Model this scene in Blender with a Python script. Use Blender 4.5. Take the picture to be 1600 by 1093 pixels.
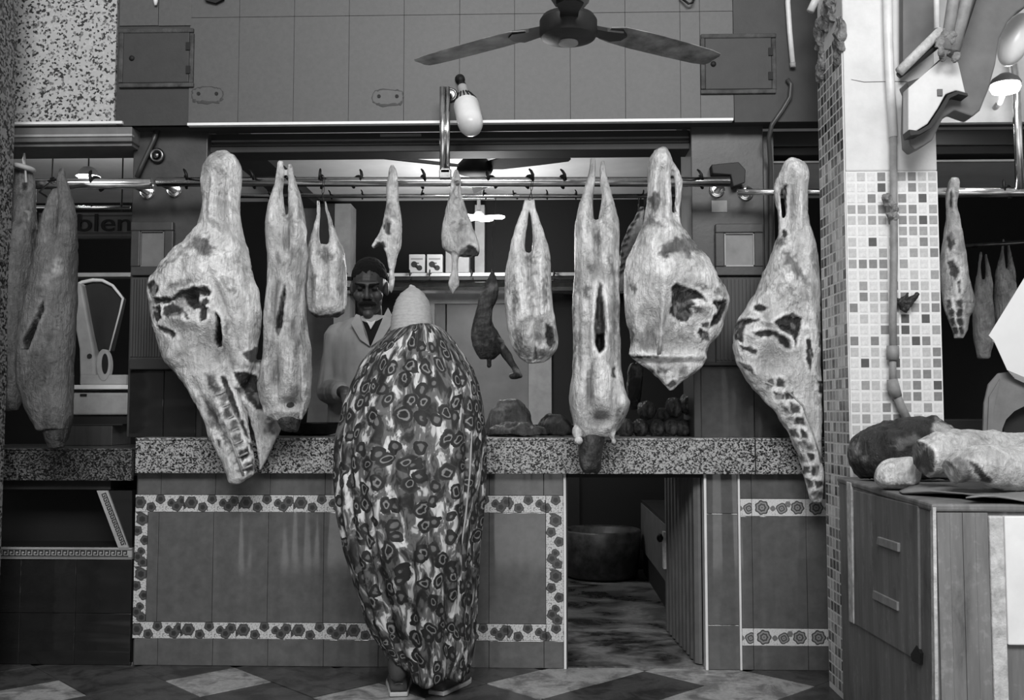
import bpy, bmesh, math, random
import numpy as np
from mathutils import Vector, Matrix, Euler

for o in list(bpy.data.objects):
    bpy.data.objects.remove(o, do_unlink=True)
SC = bpy.context.scene
COL = SC.collection
random.seed(7); RNG = np.random.default_rng(7)

# ---------------------------------------------------------------- camera
F = 1555.5; HC = 1.07
YAW = math.radians(1.77); PITCH = math.radians(3.62)
cam_d = bpy.data.cameras.new('camera'); cam = bpy.data.objects.new('camera', cam_d); COL.objects.link(cam)
cam_d.sensor_width = 36; cam_d.lens = F * 36 / 1600; cam_d.clip_end = 200; cam_d.clip_start = .05
cam.location = (0, 0, HC)
cam.rotation_euler = (math.radians(90) + PITCH, 0, YAW)
SC.camera = cam
RM = np.array(Euler(cam.rotation_euler, 'XYZ').to_matrix())

# ---------------------------------------------------------------- light
SC.view_settings.view_transform = 'Standard'
SC.view_settings.look = 'None'
SC.view_settings.gamma = 1
SC.view_settings.exposure = 0.12
SC.view_settings.use_curve_mapping = False
w = bpy.data.worlds.new('World'); SC.world = w; w.use_nodes = True
w.node_tree.nodes['Background'].inputs[0].default_value = (1, 1, 1, 1)
w.node_tree.nodes['Background'].inputs[1].default_value = 0.24
# open end of the market street behind the viewer
sl = bpy.data.lights.new('street_daylight', 'AREA'); sl.energy = 330; sl.shape = 'RECTANGLE'; sl.size = 3.8; sl.size_y = 1.6
so = bpy.data.objects.new('street_daylight', sl); COL.objects.link(so); so.location = (.2, -1.4, 4.5)
so.rotation_euler = Vector((-.1, 5.6, -3.3)).to_track_quat('-Z', 'Y').to_euler()
# the sun stands behind the building: stall fronts in shade, the street beyond in full light
sn = bpy.data.lights.new('sun', 'SUN'); sn.energy = 12; sn.angle = math.radians(.6)
sno = bpy.data.objects.new('sun', sn); COL.objects.link(sno)
sno.rotation_euler = Vector((.06, -.43, -.9)).to_track_quat('-Z', 'Y').to_euler()
# ---------------------------------------------------------------- pixel helpers (frame 1600 x 1093)
def P(px, py, Y):
    d = RM @ np.array([(px - 800) / F, (546.5 - py) / F, -1.0])
    t = Y / d[1]
    return Vector((d[0] * t, Y, HC + d[2] * t))
def PF(px, py, z=0.0):
    d = RM @ np.array([(px - 800) / F, (546.5 - py) / F, -1.0])
    t = (z - HC) / d[2]
    return Vector((d[0] * t, d[1] * t, z))
def proj(v):
    q = (np.asarray(v) - np.array([0, 0, HC])) @ RM
    return 800 + F * q[:, 0] / -q[:, 2], 546.5 - F * q[:, 1] / -q[:, 2]
def Zm(x0, y0, s, pts):
    return [(x0 + a / s, y0 + b / s) for a, b in pts]

# ---------------------------------------------------------------- numpy noise
_perm = RNG.random(4096)
def _h(i, j, k):
    return _perm[(i * 374761393 + j * 668265263 + k * 2147483647 + (i ^ (j << 3)) * 97) % 4096]
def vnoise(p):
    p = np.asarray(p); i = np.floor(p).astype(np.int64); f = p - i; f = f * f * (3 - 2 * f)
    r = 0
    for a in (0, 1):
        for b in (0, 1):
            for c in (0, 1):
                wgt = (f[:, 0] if a else 1 - f[:, 0]) * (f[:, 1] if b else 1 - f[:, 1]) * (f[:, 2] if c else 1 - f[:, 2])
                r = r + wgt * _h(i[:, 0] + a, i[:, 1] + b, i[:, 2] + c)
    return r * 2 - 1
def fbm(p, n=3):
    r = 0; a = 1.0; p = np.asarray(p, float)
    for k in range(n):
        r = r + a * vnoise(p + 17.3 * k); p = p * 2.03; a *= .5
    return r

# ---------------------------------------------------------------- materials
def lin(v):
    return v / 12.92 if v <= .04045 else ((v + .055) / 1.055) ** 2.4
class NT:
    def __init__(s, name):
        s.m = bpy.data.materials.new(name); s.m.use_nodes = True
        s.t = s.m.node_tree; s.b = s.t.nodes['Principled BSDF']
    def n(s, typ, **kw):
        nd = s.t.nodes.new(typ)
        for k, v in kw.items(): setattr(nd, k, v)
        return nd
    def put(s, sock, v):
        if v is None: return
        if hasattr(v, 'is_output') or isinstance(v, bpy.types.NodeSocket): s.t.links.new(v, sock)
        else:
            try: sock.default_value = v
            except Exception: sock.default_value = (v, v, v, 1) if len(sock.default_value) == 4 else (v, v, v)
    def math(s, op, a, b=None, c=None, clamp=False):
        nd = s.n('ShaderNodeMath', operation=op); nd.use_clamp = clamp
        for i, v in enumerate((a, b, c)):
            if v is not None: s.put(nd.inputs[i], v)
        return nd.outputs[0]
    def coord(s, kind='Object', scale=None, rot=None):
        tc = s.n('ShaderNodeTexCoord').outputs[kind]
        if scale or rot:
            mp = s.n('ShaderNodeMapping'); s.t.links.new(tc, mp.inputs[0])
            if scale: mp.inputs['Scale'].default_value = scale
            if rot: mp.inputs['Rotation'].default_value = rot
            return mp.outputs[0]
        return tc
    def noise(s, vec, scale, detail=4, rough=.55, dist=0):
        nd = s.n('ShaderNodeTexNoise'); s.put(nd.inputs['Vector'], vec)
        nd.inputs['Scale'].default_value = scale; nd.inputs['Detail'].default_value = detail
        nd.inputs['Roughness'].default_value = rough; nd.inputs['Distortion'].default_value = dist
        return nd.outputs['Fac']
    def voro(s, vec, scale, feature='F1', rnd=1, out='Distance', dims='3D'):
        nd = s.n('ShaderNodeTexVoronoi', feature=feature, voronoi_dimensions=dims); s.put(nd.inputs['Vector'], vec)
        nd.inputs['Scale'].default_value = scale; nd.inputs['Randomness'].default_value = rnd
        return nd.outputs[out]
    def ramp(s, fac, stops, interp='LINEAR'):
        nd = s.n('ShaderNodeValToRGB'); s.put(nd.inputs[0], fac); cr = nd.color_ramp; cr.interpolation = interp
        while len(cr.elements) < len(stops): cr.elements.new(.5)
        for e, (p, v) in zip(cr.elements, stops):
            e.position = p; l = lin(v); e.color = (l, l, l, 1)
        return nd.outputs[0]
    def mix(s, fac, a, b, mode='MIX'):
        nd = s.n('ShaderNodeMix', data_type='RGBA', blend_type=mode)
        s.put(nd.inputs[0], fac)
        for k, v in ((6, a), (7, b)):
            if isinstance(v, (int, float)): l = lin(v); v = (l, l, l, 1)
            s.put(nd.inputs[k], v)
        return nd.outputs[2]
    def bump(s, h, strength=.3, dist=.01):
        nd = s.n('ShaderNodeBump'); s.put(nd.inputs['Height'], h)
        nd.inputs['Strength'].default_value = strength; nd.inputs['Distance'].default_value = dist
        s.t.links.new(nd.outputs[0], s.b.inputs['Normal'])
    def done(s, col, rough=.6, metal=0, spec=.5, coat=0):
        if isinstance(col, (int, float)): l = lin(col); col = (l, l, l, 1)
        s.put(s.b.inputs['Base Color'], col); s.put(s.b.inputs['Roughness'], rough)
        s.b.inputs['Metallic'].default_value = metal; s.b.inputs['Specular IOR Level'].default_value = spec
        s.b.inputs['Coat Weight'].default_value = coat; s.b.inputs['Coat Roughness'].default_value = .08
        return s.m

def plain(name, v, rough=.6, metal=0, var=.12, scale=9, bump=.12, stretch=None, spec=.5, coat=0, dirt=0):
    t = NT(name); c = t.coord('Object', stretch)
    n1 = t.noise(c, scale, 6, .6)
    lo, hi = max(0, v * (1 - var)), min(1, v * (1 + var))
    col = t.ramp(n1, [(.25, lo), (.75, hi)])
    if dirt:
        n2 = t.noise(t.coord(), scale * .35, 5, .65)
        col = t.mix(t.ramp(n2, [(.5, 0), (.72, dirt)]), col, v * .45)
    if bump: t.bump(t.noise(c, scale * 5, 4), bump, .004)
    return t.done(col, rough, metal, spec, coat)

def speck(name, base, dark, scale, p, rough=.5, mid=.5, bump=0):
    """stone chips: p share of dark chips, as many mid ones again"""
    t = NT(name); c = t.coord()
    nz = t.n('ShaderNodeTexNoise'); t.put(nz.inputs['Vector'], c); nz.inputs['Scale'].default_value = scale * 1.4
    vm = t.n('ShaderNodeVectorMath', operation='MULTIPLY_ADD'); t.t.links.new(nz.outputs['Color'], vm.inputs[0]); vm.inputs[1].default_value = (.9 / scale,) * 3; t.t.links.new(c, vm.inputs[2])
    sc = t.n('ShaderNodeSeparateColor'); t.t.links.new(t.voro(vm.outputs[0], scale, out='Color'), sc.inputs[0])
    r = t.math('ADD', sc.outputs[0], t.math('MULTIPLY_ADD', t.noise(c, scale * .18, 2), .5, -.25))
    col = t.ramp(r, [(0, dark), (p, mid), (p * 1.8, base), (.9, base * 1.06)], 'CONSTANT')
    return t.done(col, rough)

M = {}
def mk():
    M['terrazzo'] = speck('white terrazzo', .68, .15, 110, .17, .6, .44)
    M['terrazzo_dk'] = speck('column terrazzo', .52, .10, 105, .30, .6, .32)
    M['granite'] = speck('granite', .66, .10, 190, .30, .3, .42)
    M['granite_dk'] = speck('dark granite', .40, .06, 190, .36, .35, .24)
    M['street'] = plain('street paving', .50, .7, var=.15, scale=3)
    M['walltile'] = plain('grey wall tile', .305, .5, var=.06, scale=60, bump=.05, dirt=.12)
    M['wallgrout'] = plain('wall grout', .22, .9)
    M['paint_dk'] = plain('dark wall paint', .20, .6, var=.1, scale=14, dirt=.25)
    M['paint_lt'] = plain('pale wall paint', .66, .7, var=.06, scale=12, dirt=.12)
    M['pillar_dk'] = plain('dark pillar paint', .22, .4, var=.2, scale=10, dirt=.4)
    M['pillar'] = plain('grey pillar paint', .24, .4, var=.12, scale=10, dirt=.3)
    M['reed'] = plain('dark reeded panel', .22, .5, var=.25, scale=20, stretch=(1, 1, .06), dirt=.2)
    M['plaster'] = plain('white column plaster', .84, .8, var=.05, scale=9, bump=.35, dirt=.35)
    M['rough'] = plain('broken render', .42, .95, var=.5, scale=25, bump=1.0)
    M['black'] = plain('black', .045, .7, var=.2)
    M['charcoal'] = plain('charcoal', .14, .6, var=.2)
    M['grey'] = plain('mid grey', .40, .6)
    M['lightgrey'] = plain('light grey', .62, .6)
    M['white'] = plain('white paint', .88, .5, var=.05, bump=.03)
    M['bead'] = plain('white edge trim', .93, .35, var=.03, bump=.02)
    M['steel'] = plain('polished steel tube', .92, .19, 1.0, var=.1, scale=30, bump=.02)
    M['steel_dk'] = plain('dull steel tube', .42, .3, 1.0, var=.2, scale=30, bump=.03)
    M['iron'] = plain('dark iron', .10, .5, .6, var=.3, scale=40)
    M['shutter'] = plain('shutter box', .20, .45, .3, var=.15, scale=6, stretch=(.05, 1, 1))
    M['ceil'] = plain('shop ceiling', .85, .8, var=.05, scale=4)
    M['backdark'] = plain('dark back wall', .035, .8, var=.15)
    M['backpanel'] = plain('pale back door', .44, .5, var=.1, scale=5, dirt=.25)
    M['backframe'] = plain('back door frame', .58, .5)
    M['wood'] = plain('painted cabinet', .45, .55, var=.16, scale=9, stretch=(1, 1, .12), dirt=.4, bump=.35)
    M['wood_dk'] = plain('cabinet side', .45, .55, var=.16, scale=9, stretch=(1, 1, .15), dirt=.4, bump=.35)
    for k, v in (('wood', .44), ('wood_dk', .43)):
        t = NT('worn cabinet paint ' + k); g = t.coord('Object', (1, 1, .12)); g2 = t.coord('Object', (1, 1, .5))
        a = t.noise(g, 22, 6, .65); b = t.noise(g2, 9, 6, .7, .5); c_ = t.noise(t.coord(), 55, 3)
        col = t.ramp(a, [(.25, v * .78), (.5, v), (.78, v * 1.18)])
        col = t.mix(t.ramp(b, [(.54, 0), (.70, .8)]), col, v * .55)
        col = t.mix(t.ramp(t.math('MULTIPLY', a, c_), [(.30, 0), (.42, .55)]), col, .68)
        t.bump(a, .4, .004); M[k] = t.done(col, .55)
    M['worn'] = plain('worn pale edge', .72, .8, var=.2, scale=40, bump=.5, dirt=.3)
    M['cloth'] = plain('grey cloth', .50, .9, var=.1, scale=12)
    M['paper'] = plain('white paper', .92, .7, var=.02, bump=.02)
    M['conduit'] = plain('white conduit', .86, .4, var=.06, scale=20)
    M['conduit_g'] = plain('grey conduit', .52, .6, var=.15, scale=20, bump=.2)
    M['skin'] = plain('skin', .27, .5, var=.1, scale=30)
    M['hair'] = plain('dark hair', .03, .95, scale=80)
    M['coat'] = plain('white coat', .66, .85, var=.06, scale=9, bump=.1)
    M['shirt'] = plain('dark pullover', .04, .9)
    M['cap'] = plain('pale knitted cap', .68, .95, var=.08, scale=60, bump=.6, stretch=(1, 1, 2.2))
    M['shoe'] = plain('grey leather shoe', .33, .45, var=.12, scale=30)
    M['sole'] = plain('pale sole', .72, .6)
    M['blade'] = plain('stained fan blade', .46, .5, var=.5, scale=12, dirt=.75)
    M['motor'] = plain('dark fan motor', .13, .45, var=.25, scale=20)
    M['bulb'] = plain('frosted bulb', .90, .3, var=.05, scale=14, dirt=.25, bump=0)
    M['concrete'] = None
    # wet stained concrete inside the counter passage
    t = NT('wet concrete'); c = t.coord('Object', (1, 1.3, 1))
    a = t.noise(c, 3.2, 7, .68, .5); b = t.noise(t.coord(), 40, 4)
    col = t.mix(t.ramp(a, [(.42, 0), (.58, 1)]), t.ramp(b, [(.3, .10), (.7, .18)]), t.ramp(b, [(.3, .38), (.7, .52)]))
    t.bump(b, .4, .006); M['concrete'] = t.done(col, t.math('MULTIPLY_ADD', a, .9, -.1, True))
    # floor tiles
    for k, v in (('floor_dk', .30), ('floor_lt', .66), ('floor_base', .24)):
        t = NT('floor ' + k); g = t.n('ShaderNodeNewGeometry').outputs['Position']
        a = t.noise(g, 7, 6, .7, .6); b = t.noise(g, 60, 3)
        col = t.mix(t.ramp(a, [(.46, 0), (.60, .9)]), t.ramp(b, [(.3, v * .9), (.7, v * 1.06)]), v * .5)
        t.bump(b, .25, .003)
        M[k] = t.done(col, .4)
    # glossy counter tiles
    for k, v in (('gloss', .37), ('gloss_dk', .14), ('gloss_p', .30)):
        t = NT('glossy tile ' + k); g = t.n('ShaderNodeNewGeometry').outputs['Position']
        mp = t.n('ShaderNodeMapping'); t.t.links.new(g, mp.inputs[0]); mp.inputs['Scale'].default_value = (1, 1, .05) if k != 'gloss_dk' else (.12, 1, 1)
        a = t.noise(mp.outputs[0], 13, 1, .4)
        b = t.noise(g, 25, 4)
        col = t.ramp(b, [(.3, v * .92), (.7, v * 1.06)])
        t.bump(a, .6, .02)
        M[k] = t.done(col, .10, spec=.8)
    # printed border tiles: stippled pale ground with dark flower heads
    def floral(name, flowers, bg, lo, hi, stip, ring=False):
        t = NT(name); c = t.coord()
        sx = t.n('ShaderNodeSeparateXYZ'); t.t.links.new(c, sx.inputs[0]); X, Z = sx.outputs[0], sx.outputs[2]
        best = None
        for (cx, cz, r, n, ph) in flowers:
            dx = t.math('SUBTRACT', X, cx); dz = t.math('SUBTRACT', Z, cz)
            d = t.math('SQRT', t.math('ADD', t.math('MULTIPLY', dx, dx), t.math('MULTIPLY', dz, dz)))
            th = t.math('ARCTAN2', dz, dx)
            pet = t.math('MULTIPLY_ADD', t.math('COSINE', t.math('MULTIPLY_ADD', th, n, ph)), .08 * r, 1.1 * r)
            q = t.math('DIVIDE', d, pet)
            best = q if best is None else t.math('MINIMUM', best, q)
        ins = t.math('LESS_THAN', best, 1.0)
        ns = t.noise(c, 160, 2)
        if ring:
            fl = t.ramp(t.math('FRACT', t.math('MULTIPLY', best, 2.2)), [(0, lo), (.5, hi), (.95, lo)])
        else:
            fl = t.ramp(best, [(0, lo), (.45, lo + .02), (.6, hi), (1, lo + .04)])
        bgc = t.ramp(ns, [(.36, stip), (.47, bg)])
        return t.done(t.mix(ins, bgc, fl), .3, coat=.2)
    M['floral'] = floral('flower border tile', [(-.085, .004, .024, 6, 0), (-.036, -.016, .019, 5, .6), (.004, .018, .019, 5, 1.3), (.052, .002, .016, 3, 1.57),
                         (.075, -.012, .02, 5, .2), (.098, .01, .02, 6, .9), (-.116, -.01, .012, 4, 0)], .80, .20, .36, .42)
    M['rose'] = floral('rose border tile', [(-.07, 0, .027, 7, 0), (-.025, -.004, .010, 4, .5), (.012, -.004, .021, 4, 1.2), (.038, .014, .011, 6, .3), (.078, 0, .025, 7, .8)], .84, .22, .62, .72, True)
    # printed gown cloth
    t = NT('printed gown cloth'); uv = t.coord('UV'); 
    wob = t.n('ShaderNodeTexNoise'); t.put(wob.inputs['Vector'], uv); wob.inputs['Scale'].default_value = 13
    vm = t.n('ShaderNodeVectorMath', operation='MULTIPLY_ADD'); t.t.links.new(wob.outputs['Color'], vm.inputs[0]); vm.inputs[1].default_value = (.05, .05, 0); t.t.links.new(uv, vm.inputs[2])
    mp = t.n('ShaderNodeMapping'); t.t.links.new(vm.outputs[0], mp.inputs[0]); mp.inputs['Scale'].default_value = (1.25, .95, 1)
    d1 = t.voro(mp.outputs[0], 13.5, rnd=.85, dims='2D'); c1 = t.voro(mp.outputs[0], 13.5, rnd=.85, out='Color', dims='2D')
    sc = t.n('ShaderNodeSeparateColor'); t.t.links.new(c1, sc.inputs[0]); rr = sc.outputs[0]
    edge = t.noise(uv, 26, 2, .5, .6)
    dd = t.math('ADD', d1, t.math('MULTIPLY_ADD', edge, .40, -.20))
    motA = t.ramp(dd, [(0, .13), (.13, .10), (.16, .48), (.20, .52), (.235, .16), (.34, .12), (.45, .24)])
    motB = t.ramp(dd, [(0, .42), (.10, .40), (.14, .16), (.34, .12), (.42, .20)])
    mot = t.mix(t.math('GREATER_THAN', rr, .42), motB, motA)
    mp2 = t.n('ShaderNodeMapping'); t.t.links.new(uv, mp2.inputs[0]); mp2.inputs['Scale'].default_value = (2.0, .8, 1); mp2.inputs['Rotation'].default_value = (0, 0, .6)
    bgn = t.noise(mp2.outputs[0], 15, 3, .6, .6)
    bgc = t.ramp(bgn, [(.34, .12), (.42, .20), (.47, .36), (.54, .40), (.58, .72), (.66, .84)])
    lim = t.math('MULTIPLY_ADD', rr, .16, .30)
    col = t.mix(t.math('LESS_THAN', dd, lim), bgc, mot)
    t.bump(t.noise(uv, 60, 2), .15, .004)
    M['gown'] = t.done(col, .75)
    # meat: tone comes with the mesh (fat, membrane, cut muscle, painted relief shading), the nodes add fibres and blotches
    t = NT('meat'); at = t.n('ShaderNodeAttribute', attribute_name='tone').outputs['Fac']
    c = t.coord('Object', (1, 1, .22)); f1 = t.noise(c, 95, 5, .6, .5); f2 = t.noise(t.coord(), 42, 6, .7, .8)
    mul = t.math('MULTIPLY', t.math('MULTIPLY_ADD', f1, 1.0, .5), t.math('MULTIPLY_ADD', f2, .9, .55))
    v = t.math('MULTIPLY', at, mul, clamp=True)
    cc = t.n('ShaderNodeCombineColor')
    for i in range(3): t.t.links.new(v, cc.inputs[i])
    t.bump(t.math('ADD', f1, f2), .8, .012)
    M['meat'] = t.done(cc.outputs[0], .42, spec=.4)
    for k, v, s in (('lamp', 1.0, 6.0), ('lampsoft', 1.0, 2.2)):
        t = NT('lit ' + k); t.b.inputs['Emission Color'].default_value = (1, 1, 1, 1); t.b.inputs['Emission Strength'].default_value = s
        M[k] = t.done(.9)
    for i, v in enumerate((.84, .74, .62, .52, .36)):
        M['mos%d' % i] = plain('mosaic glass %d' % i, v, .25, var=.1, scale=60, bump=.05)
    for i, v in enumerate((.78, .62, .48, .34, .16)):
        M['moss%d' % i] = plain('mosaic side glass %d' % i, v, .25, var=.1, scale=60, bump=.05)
    M['grout'] = plain('white grout', .88, .8, var=.04, scale=30, dirt=.15)
    M['glass'] = plain('glazed notice', .55, .15, var=.2, scale=5)
mk()

# ---------------------------------------------------------------- mesh helpers
class B:
    def __init__(s): s.v = []; s.f = []; s.m = []
    def add(s, vs, fs, mi=0):
        o = len(s.v); s.v += [tuple(v) for v in vs]; s.f += [tuple(i + o for i in f) for f in fs]; s.m += [mi] * len(fs); return s
    def box(s, a, b, mi=0):
        x0, x1 = sorted((a[0], b[0])); y0, y1 = sorted((a[1], b[1])); z0, z1 = sorted((a[2], b[2]))
        vs = [(x, y, z) for z in (z0, z1) for y in (y0, y1) for x in (x0, x1)]
        return s.add(vs, [(0, 2, 3, 1), (4, 5, 7, 6), (0, 1, 5, 4), (2, 6, 7, 3), (0, 4, 6, 2), (1, 3, 7, 5)], mi)
    def pbox(s, x0, y0, x1, y1, Yf, Yb, mi=0):
        ym = (y0 + y1) / 2; xm = (x0 + x1) / 2
        return s.box((P(x0, ym, Yf).x, Yf, P(xm, y1, Yf).z), (P(x1, ym, Yf).x, Yb, P(xm, y0, Yf).z), mi)
    def prism(s, pts, y0, y1, mi=0):          # polygon of (x, z), extruded along y
        n = len(pts)
        a = sum(pts[i][0] * pts[(i + 1) % n][1] - pts[(i + 1) % n][0] * pts[i][1] for i in range(n))
        if a < 0: pts = pts[::-1]
        vs = [(x, y0, z) for x, z in pts] + [(x, y1, z) for x, z in pts]
        return s.add(vs, [tuple(range(n)), tuple(range(2 * n - 1, n - 1, -1))] + [(i, i + n, (i + 1) % n + n, (i + 1) % n) for i in range(n)], mi)
    def foot(s, pts, z0, z1, mi=0):           # footprint of (x, y), extruded along z
        n = len(pts)
        a = sum(pts[i][0] * pts[(i + 1) % n][1] - pts[(i + 1) % n][0] * pts[i][1] for i in range(n))
        if a < 0: pts = pts[::-1]
        vs = [(x, y, z0) for x, y in pts] + [(x, y, z1) for x, y in pts]
        return s.add(vs, [tuple(range(n - 1, -1, -1)), tuple(range(n, 2 * n))] + [(i, (i + 1) % n, (i + 1) % n + n, i + n) for i in range(n)], mi)
    def loft(s, rings, mi=0):
        n = len(rings[0]); o = len(s.v)
        for r in rings: s.v += [tuple(p) for p in r]
        for k in range(len(rings) - 1):
            for i in range(n):
                j = (i + 1) % n
                s.f.append((o + k * n + i, o + k * n + j, o + (k + 1) * n + j, o + (k + 1) * n + i)); s.m.append(mi)
        s.f.append(tuple(o + i for i in range(n - 1, -1, -1))); s.m.append(mi)
        s.f.append(tuple(o + (len(rings) - 1) * n + i for i in range(n))); s.m.append(mi)
        return s
    def tube(s, path, r, n=10, mi=0):
        path = [Vector(p) for p in path]; rs = r if isinstance(r, (list, tuple)) else [r] * len(path)
        rings = []; up = None
        for i, p in enumerate(path):
            t = (path[min(i + 1, len(path) - 1)] - path[max(i - 1, 0)]).normalized()
            if up is None: up = t.orthogonal().normalized()
            up = (up - t * up.dot(t)).normalized(); sd = t.cross(up)
            rings.append([p + (up * math.cos(a) + sd * math.sin(a)) * rs[i] for a in [2 * math.pi * k / n for k in range(n)]])
        return s.loft(rings, mi)
    def lathe(s, prof, c, axis=(0, 0, 1), n=20, mi=0):   # prof: (radius, height along axis)
        ax = Vector(axis).normalized(); u = ax.orthogonal().normalized(); w_ = ax.cross(u); c = Vector(c)
        return s.loft([[c + ax * h + (u * math.cos(a) + w_ * math.sin(a)) * max(r, 1e-4) for a in [2 * math.pi * k / n for k in range(n)]] for r, h in prof], mi)
    def ell(s, c, r, rot=None, n=14, m=9, mi=0):
        c = Vector(c); R_ = Euler(rot).to_matrix() if rot else Matrix.Identity(3)
        rings = []
        for k in range(m + 1):
            ph = -math.pi / 2 + math.pi * (k + .06 * (k == 0) - .06 * (k == m)) / m
            rings.append([c + R_ @ Vector((r[0] * math.cos(ph) * math.cos(a), r[1] * math.cos(ph) * math.sin(a), r[2] * math.sin(ph))) for a in [2 * math.pi * i / n for i in range(n)]])
        return s.loft(rings, mi)
    def torus(s, c, axis, R, r, n=24, m=8, mi=0):
        ax = Vector(axis).normalized(); u = ax.orthogonal().normalized(); w_ = ax.cross(u); c = Vector(c); o = len(s.v)
        for i in range(n):
            a = 2 * math.pi * i / n; d = u * math.cos(a) + w_ * math.sin(a)
            for j in range(m):
                b = 2 * math.pi * j / m; s.v.append(tuple(c + d * (R + r * math.cos(b)) + ax * r * math.sin(b)))
        for i in range(n):
            for j in range(m):
                s.f.append((o + i * m + j, o + ((i + 1) % n) * m + j, o + ((i + 1) % n) * m + (j + 1) % m, o + i * m + (j + 1) % m)); s.m.append(mi)
        return s

ORG = {}
def org(o): return ORG.get(o.name, Vector((0, 0, 0)))
def tag(o, label=None, cat=None, group=None, kind=None):
    if label: o['label'] = label
    if cat: o['category'] = cat
    if group: o['group'] = group
    if kind: o['kind'] = kind
    return o
def thing(name, label, cat, loc, group=None, kind=None):
    o = bpy.data.objects.new(name, None); COL.objects.link(o); o.location = loc; o.empty_display_size = .05
    ORG[o.name] = Vector(loc); return tag(o, label, cat, group, kind)
def raw(name, vs, fs, mats, mi=None, parent=None, smooth=False, bev=0, origin=None):
    vs = np.asarray(vs, float)
    if parent is not None and origin is None: og = org(parent)
    elif origin is not None: og = Vector(origin)
    else: og = Vector(((vs[:, 0].min() + vs[:, 0].max()) / 2, (vs[:, 1].min() + vs[:, 1].max()) / 2, vs[:, 2].min()))
    me = bpy.data.meshes.new(name)
    me.from_pydata((vs - np.array(og)).tolist(), [], fs)
    for m in (mats if isinstance(mats, (list, tuple)) else [mats]): me.materials.append(M[m] if isinstance(m, str) else m)
    if mi and max(mi): me.polygons.foreach_set('material_index', mi)
    me.update()
    if smooth: me.polygons.foreach_set('use_smooth', [True] * len(me.polygons))
    o = bpy.data.objects.new(name, me); COL.objects.link(o); ORG[o.name] = og
    o.location = og - (org(parent) if parent is not None else Vector((0, 0, 0)))
    if parent is not None: o.parent = parent
    if bev:
        b = o.modifiers.new('bevel', 'BEVEL'); b.width = bev; b.segments = 2; b.limit_method = 'ANGLE'
    return o
def obj(name, b, mats, parent=None, smooth=False, bev=0, origin=None, **kw):
    o = raw(name, b.v, b.f, mats, b.m, parent, smooth, bev, origin)
    if kw: tag(o, **kw)
    return o
def shade_auto(o, ang=40):
    me = o.data; me.polygons.foreach_set('use_smooth', [True] * len(me.polygons))
    bm = bmesh.new(); bm.from_mesh(me)
    for e in bm.edges:
        if len(e.link_faces) == 2 and e.calc_face_angle(0) > math.radians(ang): e.smooth = False
    bm.to_mesh(me); bm.free(); return o
def remesh(b, vox, smooth=4):
    me = bpy.data.meshes.new('tmp'); me.from_pydata(b.v, [], b.f); me.update()
    bm = bmesh.new(); bm.from_mesh(me); bmesh.ops.recalc_face_normals(bm, faces=bm.faces); bm.to_mesh(me); bm.free()
    o = bpy.data.objects.new('tmp', me); COL.objects.link(o)
    r = o.modifiers.new('r', 'REMESH'); r.mode = 'VOXEL'; r.voxel_size = vox
    if smooth: sm = o.modifiers.new('s', 'SMOOTH'); sm.factor = .5; sm.iterations = smooth
    dg = bpy.context.evaluated_depsgraph_get(); ev = o.evaluated_get(dg); m2 = ev.to_mesh()
    n = len(m2.vertices); co = np.empty(n * 3); m2.vertices.foreach_get('co', co); co = co.reshape(-1, 3)
    no = np.empty(n * 3); m2.vertices.foreach_get('normal', no); no = no.reshape(-1, 3)
    nl = len(m2.loops); li = np.empty(nl, int); m2.loops.foreach_get('vertex_index', li)
    npoly = len(m2.polygons); st = np.empty(npoly, int); tt = np.empty(npoly, int)
    m2.polygons.foreach_get('loop_start', st); m2.polygons.foreach_get('loop_total', tt)
    fs = [tuple(li[a:a + c]) for a, c in zip(st.tolist(), tt.tolist())]
    ev.to_mesh_clear(); bpy.data.objects.remove(o); bpy.data.meshes.remove(me)
    return co, no, fs
def sdist(px, py, poly):
    q = np.array(poly, float); n = len(q); ins = np.zeros(len(px), bool); dm = np.full(len(px), 1e9)
    for i in range(n):
        ax, ay = q[i]; bx, by = q[(i + 1) % n]
        c = ((ay > py) != (by > py)) & (px < (bx - ax) * (py - ay) / ((by - ay) or 1e-9) + ax); ins ^= c
        ex, ey = bx - ax, by - ay; t = np.clip(((px - ax) * ex + (py - ay) * ey) / max(ex * ex + ey * ey, 1e-9), 0, 1)
        dm = np.minimum(dm, np.hypot(px - ax - t * ex, py - ay - t * ey))
    return np.where(ins, dm, -dm)
def ring_sec(cx, cy, cz, a, b, n=28, e=2.3):
    out = []
    for k in range(n):
        t = 2 * math.pi * k / n; c, s_ = math.cos(t), math.sin(t)
        out.append((cx + a * math.copysign(abs(c) ** (2 / e), c), cy + b * math.copysign(abs(s_) ** (2 / e), s_), cz))
    return out
def interp_rows(rows, step=7):
    rows = sorted(rows); out = []
    ys = [r[0] for r in rows]; cols = list(zip(*[r[1:] for r in rows]))
    y = ys[0]; n = max(2, int((ys[-1] - ys[0]) / step))
    from bisect import bisect
    for k in range(n + 1):
        y = ys[0] + (ys[-1] - ys[0]) * k / n
        i = min(max(bisect(ys, y) - 1, 0), len(ys) - 2)
        t = (y - ys[i]) / (ys[i + 1] - ys[i]); t2 = t * t * (3 - 2 * t) * .5 + t * .5
        out.append([y] + [c[i] + (c[i + 1] - c[i]) * t2 for c in cols])
    return out
def px_loft(b, rows, Y, dy=0):
    """rows: (y, xleft, xright, half depth m [, y offset m])"""
    rr = [list(r) + [0] * (5 - len(r)) for r in rows]
    rings = []
    for y, xl, xr, d, off in interp_rows(rr):
        c = P((xl + xr) / 2, y, Y); a = max((P(xr, y, Y).x - P(xl, y, Y).x) / 2, .002)
        rings.append(ring_sec(c.x, Y + off + dy, c.z, a, max(d, .003)))
    b.loft(rings)
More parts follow.
